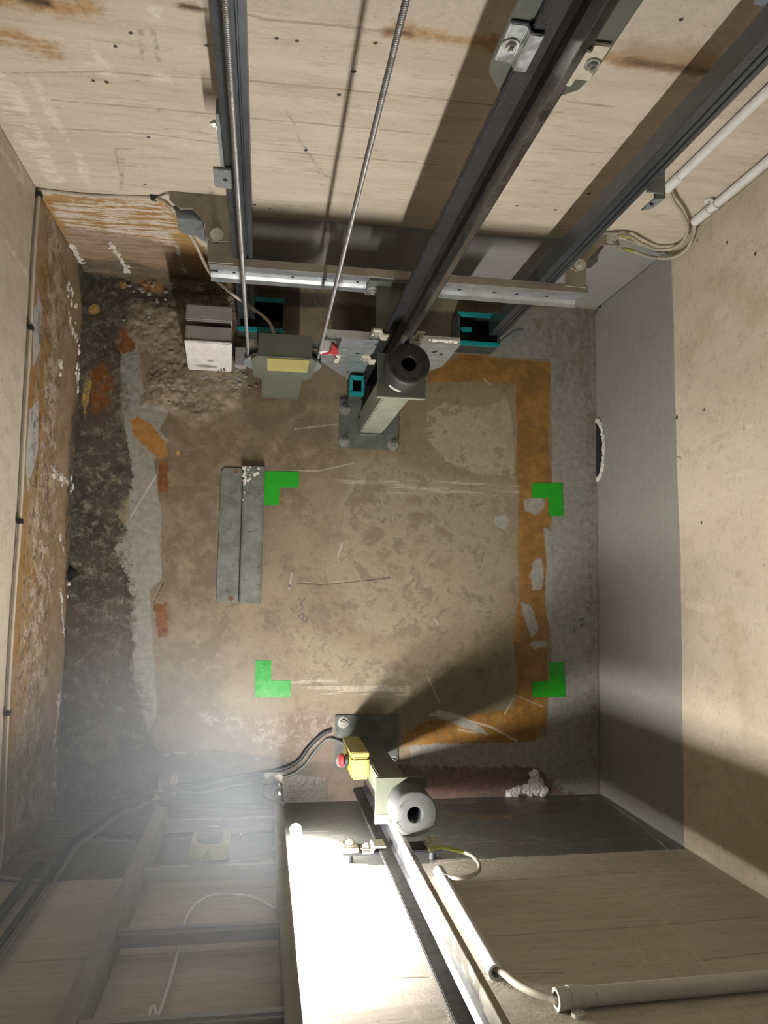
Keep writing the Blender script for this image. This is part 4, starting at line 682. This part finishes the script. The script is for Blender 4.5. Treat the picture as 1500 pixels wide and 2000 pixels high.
for i in range(40):
    x = random.choice((random.uniform(-.066, -.06), random.uniform(-.066, -.02))); y = L1 - abs(random.gauss(0, .03)); r = random.uniform(.002, .006)
    cr.lathe((x, y, .0195), (0, 0, 1), [(0, r), (r * .35, r * .7), (r * .4, .0005), (0, .0005)], 7)
t.part('lime_spots', cr, 'salt', kind='stuff', label='white lime spots')
for lab, P, m in (('green tape corner at the upper right end of the bent plate', [(-0.007, 0.329), (0.098, 0.331), (0.098, 0.283), (0.041, 0.281), (0.041, 0.227), (-0.004, 0.226)], 'green_tape'),
               ('green tape corner on the orange strip nearest the wall hole', [(0.829, 0.323), (0.929, 0.325), (0.931, 0.221), (0.886, 0.219), (0.882, 0.276), (0.828, 0.274)], 'green_tape'),
               ('worn green tape corner on the floor nearest the ladder', [(-0.014, -0.229), (0.031, -0.229), (0.033, -0.287), (0.090, -0.287), (0.089, -0.335), (-0.013, -0.335)], 'green_tape_worn'),
               ('green tape corner at the lower right nearest the front wall', [(0.883, -0.234), (0.931, -0.234), (0.934, -0.340), (0.833, -0.340), (0.827, -0.332), (0.827, -0.293), (0.884, -0.292)], 'green_tape')):
    c = (sum(p[0] for p in P) / len(P), sum(p[1] for p in P) / len(P), 0)
    single('tape_marker', MB().prism(P, .0004, .0016), m, lab, 'tape', c, 'green floor corner markers')

# ------------------------------------------------------------------ ladder
t = Thing('ladder', 'dull aluminium ladder fixed to the front wall beside the tube', 'ladder', (-.09, -.60, 0))
t.part('stile', MB().box(-.2535, -.2235, -.6345, -.580, .20, 2.7), 'alu', .002)
t.part('stile', MB().box(.0455, .0695, -.6345, -.580, .20, 2.7), 'alu', .002)
for z in (.290, .608, .890, 1.168, 1.448, 1.728, 2.008, 2.288, 2.568):
    P = [(-.586, z), (-.586, z + .014), (-.590, z + .014), (-.592, z + .018), (-.612, z + .018), (-.614, z + .014), (-.614, z), (-.608, z - .004), (-.592, z - .004)]
    t.part('rung', MB().prism(P, -.2235, .0455, 'x'), 'alu_rung', .0008)
for x0, x1, in ((-.272, -.218), (.0185, .0725)):
    f = t.part('foot_bracket', MB().box(x0, x1, -.577, -.543, .018, .024), 'foot_plate', .001, label='green-grey floor bracket')
    U = [(x0, .018), (x1, .018), (x1, .13), (x1 - .018, .19), (x0 + .012, .215), (x0, .215)] if x0 < 0 else [(x0, .018), (x1, .018), (x1, .215), (x1 - .028, .19), (x0, .145)]
    t.sub(f, 'upright', MB().prism(U, -.5795, -.574, 'y'), 'olive_paint', .001)
    for z in (.07, .15): t.sub(f, 'bolt', MB().bolt((x1 - .012 if x0 > 0 else x0 + .012, -.574, z), (0, 1, 0), .006, .006), 'zinc')
    t.sub(f, 'anchor_crust', MB().lathe((x1 - .012, -.557, .024), (0, 0, 1), [(0, .013), (.006, .012), (.010, .007), (.010, .0005), (0, .0005)], 12), 'salt', smooth=True, label='white crust on the anchor')

# ------------------------------------------------------------------ tube lamp
t = Thing('tube_lamp', 'glowing white tube lamp upright on the front wall beside the ladder', 'lamp', (.097, -.60, .31))
t.part('tube', MB().lathe((.097, -.601, .335), (0, 0, 1), [(0, .004), (.006, .010), (.014, .0135), (.67, .0135), (.676, .004)], 24), 'tube_glow', smooth=True)
t.part('end_pin', MB().cyl((.097, -.601, .312), (.097, -.601, .336), .0042), 'cream_zinc', .001)
for z in (.50, .80): t.part('mount_clip', MB().box(.091, .103, -.6345, -.6135, z, z + .015), 'white_plastic')

# ------------------------------------------------------------------ yellow boxes
t = Thing('switch_box', 'yellow and black switch box on the front wall behind the ladder', 'box', (-.1, -.60, .48))
t.part('back_box', MB().box(-.136, -.060, -.6345, -.605, .43, .53), 'black_plastic', .003)
cs = t.part('yellow_cover', MB().box(-.140, -.056, -.606, -.572, .42, .535), 'yellow', .005)
t.part('black_front', MB().prism([(-.123, .42), (-.074, .42), (-.070, .435), (-.070, .515), (-.078, .53), (-.118, .53), (-.126, .515), (-.126, .435)], -.573, -.556, 'y'), 'black_plastic', .003)
t.part('rating_label', MB().box(-.106, -.084, -.5562, -.5555, .455, .463), 'label_white')
w = MB(); w.tube([(-.108, -.598, .5355), (-.100, -.579, .5355), (-.092, -.598, .5355), (-.108, -.598, .5355)], .0009, 6, 1); w.tube([(-.1005, -.586, .5355), (-.1, -.595, .5355)], .0011, 6, 1)
t.sub(cs, 'warning_triangle', w, 'rust', label='embossed warning triangle')
t = Thing('stop_switch_box', 'yellow stop switch box on the front buffer column at the cable end', 'box', (.27, -.44, .15))
t.part('case', MB().box(.238, .2835, -.500, -.446, .085, .30), 'yellow', .005)
t.part('case_lid', MB().box(.236, .2835, -.4475, -.432, .09, .295), 'yellow', .003)
bt = t.part('button_collar', MB().cyl((.236, -.468, .22), (.229, -.468, .22), .016), 'black_plastic', .001)
t.sub(bt, 'button', MB().lathe((.229, -.468, .22), (-1, 0, 0), [(0, .008), (.006, .018), (.012, .018), (.016, .012), (.017, .0005), (0, .0005)], 24), 'red', smooth=True, label='red mushroom button')
t.part('gland', MB().cyl((.252, -.462, .087), (.252, -.462, .069), .008), 'black_plastic', .001)

# ------------------------------------------------------------------ cables
def clipbox(t, p, d=(.006, .006, .006), m='black_plastic', name='cable_clip'):
    t.part(name, MB().box(p[0] - d[0], p[0] + d[0], p[1] - d[1], p[1] + d[1], p[2] - d[2], p[2] + d[2]), m, .001)
t = Thing('cable', 'thin cream cable clipped along the left wall and round the back corner', 'cable', (-.54, .3, .47))
lf = [(-0.538, -0.792, 0.094), (-0.538, -0.562, 0.482), (-0.538, -0.291, 0.498), (-0.538, -0.079, 0.500), (-0.538, 0.126, 0.492), (-0.538, 0.354, 0.498), (-0.538, 0.566, 0.497), (-0.538, 0.733, 0.502), (-0.538, 0.885, 0.491)][1:]
bkp = [(-0.529, 0.896, 0.491), (-0.422, 0.896, 0.487), (-0.280, 0.896, 0.504)]
fr = [(-0.424, -0.631, 0.543), (-0.473, -0.631, 0.531), (-0.525, -0.631, 0.508)]
free = [(-0.230, 0.860, 0.520), (-0.199, 0.860, 0.367)] + [(-0.158, 0.800, 0.308)] + [(-0.095, 0.720, 0.385), (-0.052, 0.720, 0.302)] + [(.0, .665, .34), (.02, .607, .30)]
t.part('sheath', MB().tube(fr + [(-.5385, -.628, .50)] + lf + bkp + free, .0042, 10, 8), 'cream_cable', smooth=True)
for p in (lf[1], lf[3], lf[5]): clipbox(t, (p[0] + .001, p[1], p[2]), (.005, .006, .009))
for p in (lf[-1], bkp[2]): clipbox(t, (p[0], p[1], p[2]), (.007, .005, .008))

g1 = [(0.201, -0.456, 0.006), (0.160, -0.496, 0.006), (0.131, -0.533, 0.006), (0.080, -0.560, 0.006), (-0.060, -0.580, 0.006), (-0.152, -0.598, 0.006), (-0.223, -0.596, 0.006), (-0.269, -0.608, 0.006)]
w1 = [(-0.350, -0.621, 0.110), (-0.385, -0.621, 0.255), (-0.409, -0.621, 0.364), (-0.407, -0.621, 0.538)]
w1 += [(w1[-1][0], w1[-1][1], z) for z in (.9, 1.5, 2.4)]
single('cable', MB().tube([(.252, -.462, .064), (.244, -.464, .03)] + g1 + w1, .0045, 10, 8), 'grey_cable', 'pale grey cable from yellow stop switch sweeping under the ladder feet', 'cable', (0, -.5, 0), 'cables at the front wall', smooth=True)
g2 = [(0.211, -0.430, 0.006), (0.185, -0.441, 0.006), (0.145, -0.478, 0.006), (0.117, -0.515, 0.006), (0.069, -0.538, 0.006), (-0.061, -0.559, 0.006), (-0.153, -0.577, 0.006), (-0.231, -0.575, 0.006), (-0.282, -0.590, 0.006)]
w2 = [(-0.370, -0.619, 0.083), (-0.405, -0.619, 0.232), (-0.427, -0.619, 0.343), (-0.423, -0.619, 0.536)]
w2 += [(w2[-1][0], w2[-1][1], z) for z in (.9, 1.5, 2.4)]
single('cable', MB().tube(g2 + w2, .006, 10, 8), 'dark_cable', 'thicker dark cable running beside the pale one under the ladder', 'cable', (0, -.5, .01), 'cables at the front wall', smooth=True)
w3 = [(-0.459, -0.616, 0.580)]
single('cable', MB().tube([(w3[0][0], w3[0][1], z) for z in (.49, .9, 1.5, 2.4)], .010, 12, 8), 'dark_cable', 'thick black cable at the left edge of the front wall', 'cable', (-.5, -.63, .55), 'cables at the front wall', smooth=True)
h1 = [(-0.400, -0.630, 0.327), (-0.358, -0.630, 0.299), (-0.268, -0.630, 0.305), (-0.196, -0.630, 0.305), (-0.141, -0.630, 0.296)]
single('cable', MB().tube(h1, .0035, 8, 8), 'grey_cable', 'thin grey cable running level to the left side of the switch box', 'cable', (-.2, -.63, .3), 'cables at the front wall', smooth=True)
h2 = [(-0.405, -0.628, 0.266), (-0.355, -0.628, 0.256), (-0.326, -0.628, 0.243), (-0.295, -0.628, 0.270), (-0.317, -0.628, 0.298), (-0.350, -0.628, 0.279), (-0.316, -0.628, 0.268), (-0.248, -0.628, 0.275), (-0.144, -0.628, 0.271)]
single('cable', MB().tube(h2, .004, 8, 8), 'dark_cable', 'black cable with a small coil left of the switch box', 'cable', (-.25, -.628, .3), 'cables at the front wall', smooth=True)
h3 = [(-0.073, -0.630, 0.296), (-0.037, -0.630, 0.272), (0.001, -0.630, 0.268), (0.073, -0.630, 0.264)]
t = Thing('cable', 'thin grey cable running from switch box to behind the right ladder stile', 'cable', (0, -.63, .28), 'cables at the front wall')
t.part('sheath', MB().tube(h3, .0035, 8, 8), 'grey_cable', smooth=True)
clipbox(t, [(-0.036, -0.631, 0.289)][0], (.003, .004, .010), 'white_plastic')
cord = [(-0.134, -0.626, 1.104), (-0.130, -0.626, 1.082), (-0.125, -0.626, 0.971), (-0.124, -0.626, 0.804), (-0.116, -0.626, 0.727), (-0.091, -0.626, 0.674), (-0.051, -0.626, 0.664), (-0.005, -0.626, 0.684), (0.020, -0.626, 0.712), (0.042, -0.626, 0.748)]
t = Thing('cord', 'thin white cord looping across the front wall behind the ladder', 'cord', (-.1, -.626, .8))
t.part('loop', MB().tube(cord, .0028, 8, 8), 'white_plastic', smooth=True)
hk = [(-0.133, -0.626, 1.095), (-0.142, -0.626, 1.067), (-0.144, -0.626, 1.094), (-0.136, -0.626, 1.127)]
t.part('hook', MB().tube(hk, .003, 8, 6), 'white_plastic', smooth=True)

# ------------------------------------------------------------------ conduits and earth wires at the back right
def conduit(label, p0, p1, r, sleeves, mat_='white_plastic', clips=(), nrm=(0, -1, 0)):
    p0 = Vector(p0); p1 = Vector(p1); t = Thing('conduit', label, 'conduit', tuple(p0)); d = (p1 - p0).normalized()
    t.part('pipe', MB().lathe(p0, d, [(0, r * .75), (0, r), ((p1 - p0).length, r), ((p1 - p0).length, r * .75)], 24), mat_, smooth=True)
    for a, l in sleeves: t.part('sleeve', MB().lathe(p0 + d * a, d, [(0, r * .9), (0, r * 1.15), (l, r * 1.15), (l, r * .9)], 24), mat_, smooth=True)
    n = Vector(nrm); s = d.cross(n).normalized()
    for a, sg in clips:
        c = p0 + d * a; m = MB()
        m.lathe(c - d * .005, d, [(0, r), (0, r * 1.25), (.010, r * 1.25), (.010, r)], 24)
        k = t.part('pipe_clip', m, mat_, smooth=True)
        q = c + s * sg * (r + .009) - n * (r - .002)
        t.sub(k, 'lug', MB().cyl(q - n * .002, q + n * .004, .010, n=16), mat_)
        t.sub(k, 'screw', MB().cyl(q + n * .004, q + n * .006, .004, n=10), 'zinc')
    return t
conduit('white conduit on the back wall beside the right rail bracket', (.868, .889, .775), (.868, .889, 3.2), .0098, ((0, .055),))
conduit('white conduit on the back wall along the right corner', (1.014, .889, .640), (1.014, .889, 3.2), .0098, ((0, .065),), clips=((.09, -1), (.33, -1)))
lug = [(0.854, 0.877, 0.540)][0]; lug2 = [(0.864, 0.852, 0.540)][0]
c1 = [lug] + [(0.868, 0.885, 0.545)] + [(0.897, 0.885, 0.542), (0.938, 0.885, 0.516), (0.989, 0.885, 0.489), (1.026, 0.885, 0.493), (1.041, 0.885, 0.521), (1.032, 0.885, 0.567), (1.010, 0.885, 0.615), (0.978, 0.885, 0.657), (0.942, 0.885, 0.697), (0.909, 0.885, 0.728), (0.888, 0.885, 0.753)] + [(.868, .889, .774)]
c2 = [lug2] + [(0.900, 0.872, 0.501), (0.927, 0.872, 0.494), (0.967, 0.872, 0.476)] + [(1.022, 0.882, 0.445)] + [(1.037, 0.864, 0.491), (1.037, 0.854, 0.553), (1.037, 0.866, 0.584), (1.037, 0.885, 0.599)] + [(1.014, .889, .639)]
for c, lab in ((c1, 'cream earth wire from bracket lug up to the conduit beside the rail'), (c2, 'cream earth wire from bracket lug up to the corner conduit')):
    t = Thing('earth_wire', lab, 'cable', tuple(c[0]))
    t.part('sheath', MB().tube(c, .0042, 10, 8), 'cream_cable', smooth=True)
    t.part('sleeve', MB().tube(c[1:3], .0048, 10, 4), 'earth_sleeve', smooth=True, label='yellow-green sleeve')
    t.part('lug', MB().cyl(c[0], Vector(c[0]) + Vector((0, 0, .004)), .0065), 'zinc')

# ------------------------------------------------------------------ front right conduits and rail bracket
conduit('white upright conduit on the front wall right of the black rail', (.398, -.6235, .60), (.391, -.6235, 1.04), .0112, ((0, .05), (.375, .065)), nrm=(0, 1, 0))
conduit('grey level conduit along the front wall at lower right', (.455, -.6205, 1.135), (1.044, -.6205, 1.115), .0140, ((0, .05),), 'grey_plastic', clips=((.025, 1),), nrm=(0, 1, 0))
k = [(.391, -.6235, 1.02)] + [(0.402, -0.622, 1.049), (0.412, -0.622, 1.082), (0.431, -0.622, 1.112), (0.449, -0.622, 1.129), (0.459, -0.622, 1.138)] + [(.48, -.6205, 1.135)]
single('cable', MB().tube(k, .006, 10, 8), 'cream_cable', 'cream cable bridging the two conduits at lower right', 'cable', (.42, -.62, 1.05), smooth=True)
k = [(0.390, -0.600, 0.534), (0.422, -0.600, 0.520), (0.446, -0.600, 0.536)] + [(0.472, -0.610, 0.526), (0.486, -0.610, 0.558), (0.487, -0.610, 0.606), (0.473, -0.610, 0.647), (0.445, -0.610, 0.672), (0.415, -0.610, 0.680)] + [(.398, -.6235, .62)]
t = Thing('earth_wire', 'earth wire with yellow-green end hooking from rail bracket to upright conduit', 'cable', tuple(k[0]))
t.part('sheath', MB().tube(k, .0042, 10, 8), 'cream_cable', smooth=True)
t.part('sleeve', MB().tube(k[:4], .0047, 10, 6), 'earth_sleeve', smooth=True, label='yellow-green sleeve')
t = Thing('rail_bracket', 'dark bracket behind the front rail with cream bolted lugs', 'bracket', (.31, -.62, .5))
for x in (.214, .408): t.part('spacer', MB().cyl((x, -.6345, .490), (x, -.612, .490), .008), 'black_plastic')
t.part('plate', MB().box(.196, .426, -.6120, -.6055, .455, .520), 'black_plastic', .002)
for x in (.214, .408):
    lg = t.part('lug', MB().box(x - .018, x + .018, -.6056, -.596, .462, .520), 'cream_zinc', .002)
    t.sub(lg, 'bolt', MB().bolt((x, -.596, .490), (0, 1, 0), .0095, .008), 'cream_zinc')
P = [(.240, -.6055), (.262, -.6055), (.268, -.594), (.292, -.594), (.292, -.590), (.265, -.590), (.259, -.6005), (.240, -.6005)]
c = Thing('rail_clip', 'zinc clip on the front rail bracket left of the rail', 'clip', (.25, -.605, .5))
c.part('clamp', MB().prism(P, .478, .530), 'cream_zinc', .001)
c.part('bolt', MB().bolt((.250, -.6005, .505), (0, 1, 0), .008, .006), 'cream_zinc')

# ------------------------------------------------------------------ lumps, holes and deposits
def lump(mb, c, r, seed, flat=(1, 1, 1)):
    bm = bmesh.new(); bmesh.ops.create_icosphere(bm, subdivisions=2, radius=1)
    rnd = random.Random(seed); ph = [rnd.uniform(0, 6) for _ in range(6)]
    v = []
    for q in bm.verts:
        k = 1 + .22 * math.sin(4 * q.co.x + ph[0]) * math.sin(4 * q.co.y + ph[1]) + .16 * math.sin(7 * q.co.z + ph[2] + 5 * q.co.x)
        v.append((c[0] + q.co.x * k * r * flat[0], c[1] + q.co.y * k * r * flat[1], c[2] + q.co.z * k * r * flat[2]))
    mb.add(v, [tuple(x.index for x in f.verts) for f in bm.faces]); bm.free()
wl = bpy.data.objects['wall_left']; wr = bpy.data.objects['wall_right']; wb = bpy.data.objects['wall_back']; fl = bpy.data.objects['floor']; wf = bpy.data.objects['wall_front']
m = MB()
for i, p in enumerate([(0.755, -0.625), (0.771, -0.621), (0.782, -0.616), (0.798, -0.615), (0.811, -0.610), (0.827, -0.607), (0.840, -0.601), (0.847, -0.598), (0.836, -0.586), (0.831, -0.571), (0.824, -0.592), (0.860, -0.621), (0.850, -0.614), (0.837, -0.619), (0.818, -0.622)]): lump(m, (p[0], p[1], .004), random.uniform(.011, .018), i, (1, 1, .7))
single('foam_blob', m, 'foam', 'white foam blob on the floor against the front wall', 'foam', ([(0.827, -0.613)][0][0], -.61, 0), smooth=True)
m = MB()
for i, p in enumerate([(0.788, 0.155), (0.776, 0.130), (0.765, 0.080), (0.714, 0.133), (0.700, 0.096), (0.699, 0.053), (0.647, 0.029), (0.601, 0.032), (0.591, -0.014), (0.544, -0.044), (0.563, 0.205), (0.264, 0.215), (0.261, 0.142), (0.259, 0.018), (-0.041, 0.079), (-0.149, 0.024), (-0.334, 0.051), (-0.442, 0.060), (-0.486, 0.040), (-0.553, 0.048)]):
    for k in range(4): lump(m, (XL + .001, p[0] + random.gauss(0, .010), max(p[1] + random.gauss(0, .008), .010)), random.uniform(.003, .0075), i + k, (.5, random.uniform(.8, 1.6), 1))
o = ob('salt_deposit', m, 'salt', wl, smooth=True); o['kind'] = 'stuff'
m = MB()
for i, p in enumerate([(-0.536, 0.176), (-0.539, 0.122), (-0.539, 0.088), (-0.431, 0.203), (-0.427, 0.154), (-0.423, 0.110), (-0.418, 0.061), (-0.417, 0.031)]): 
    for k in range(4): lump(m, (p[0] + random.gauss(0, .005), YB - .001, max(p[1] + random.gauss(0, .010), .012)), random.uniform(.003, .0065), i + k, (1, .5, random.uniform(1, 1.8)))
o = ob('salt_deposit', m, 'salt', wb, smooth=True); o['kind'] = 'stuff'
# hole broken into the right wall at the floor
m = MB(); rim = [(.53, .0), (.50, .035), (.45, .048), (.40, .045), (.355, .03), (.335, .0)]
m = MB(); m.prism([(.528, .0), (.515, .030), (.47, .046), (.41, .043), (.365, .028), (.345, .0)], XR - .0015, XR + .02, 'x')
ob('broken_hole', m, 'void', wr)
m = MB()
for i in range(24):
    u = i / 23; a = math.pi * u; lump(m, (XR - .001, .436 + math.cos(a) * .095, .004 + math.sin(a) * .050), random.uniform(.006, .011), 50 + i, (.5, 1.2, 1))
o = ob('hole_crust', m, 'salt', wr, smooth=True); o['kind'] = 'stuff'
m = MB(); q = [(0.900, 0.038)][0]; m.cyl((XR - .0015, q[0], q[1]), (XR + .01, q[0], q[1]), .008, n=14); ob('pipe_hole', m, 'void', wr)
m = MB(); q = [(-0.541, 0.012)][0]; lump(m, (q[0], q[1], .006), .02, 3, (.9, 1.0, .5)); ob('drain_plug', m, 'void', fl, smooth=True)
m = MB()
for i, p in enumerate([(-0.559, 0.032), (-0.542, -0.014), (-0.562, -0.029), (-0.550, -0.050)]): lump(m, (p[0], p[1], .004), random.uniform(.005, .009), i + 90, (1, 1, .6))
o = ob('salt_deposit', m, 'salt', fl, smooth=True); o['kind'] = 'stuff'
# loose crumbs in the broken corner
m = MB()
for i in range(150):
    a = random.uniform(0, 1); p = random.choice([(-0.216, 0.551), (-0.159, 0.601), (-0.278, 0.625), (-0.343, 0.777), (-0.251, 0.674), (-0.143, 0.571), (-0.347, 0.871), (-0.199, 0.882), (-0.106, 0.825), (-0.371, 0.744), (-0.276, 0.563), (-0.083, 0.605)])
    lump(m, (p[0] + random.gauss(0, .03), p[1] + random.gauss(0, .02), .003), random.uniform(.002, .006), i, (1.3, 1, .6))
o = ob('loose_crumbs', m, 'block_top', fl, smooth=False); o['kind'] = 'stuff'

# ------------------------------------------------------------------ haze volume added to imitate the lens veil over the ladder corner
b = NB('veil_volume'); b.n.remove(b.b)
v = b.n.new('ShaderNodeVolumeScatter'); v.inputs['Color'].default_value = (.84, .91, 1, 1); v.inputs['Anisotropy'].default_value = .35
mp = b.n.new('ShaderNodeMapping'); mp.vector_type = 'TEXTURE'; b.t.links.new(b.tc, mp.inputs[0])
mp.inputs['Location'].default_value = (-.22, -.36, 1.05); mp.inputs['Scale'].default_value = (.36, .40, 1.12)
ln = b.n.new('ShaderNodeVectorMath'); ln.operation = 'LENGTH'; b.t.links.new(mp.outputs[0], ln.inputs[0])
b.t.links.new(b.ramp(ln.outputs['Value'], 1.0, .35, 0, .22), v.inputs['Density'])
b.t.links.new(v.outputs[0], b.n['Material Output'].inputs['Volume'])
try: b.m.cycles.volume_step_rate = .9
except AttributeError: pass
hz = ob('lens_veil', MB().box(-.53, .040, -.552, .05, .05, 2.18), 'veil_volume'); hz['kind'] = 'stuff'
hz['label'] = 'added thin haze imitating the lens veil over the ladder and tube lamp'; hz['category'] = 'haze'
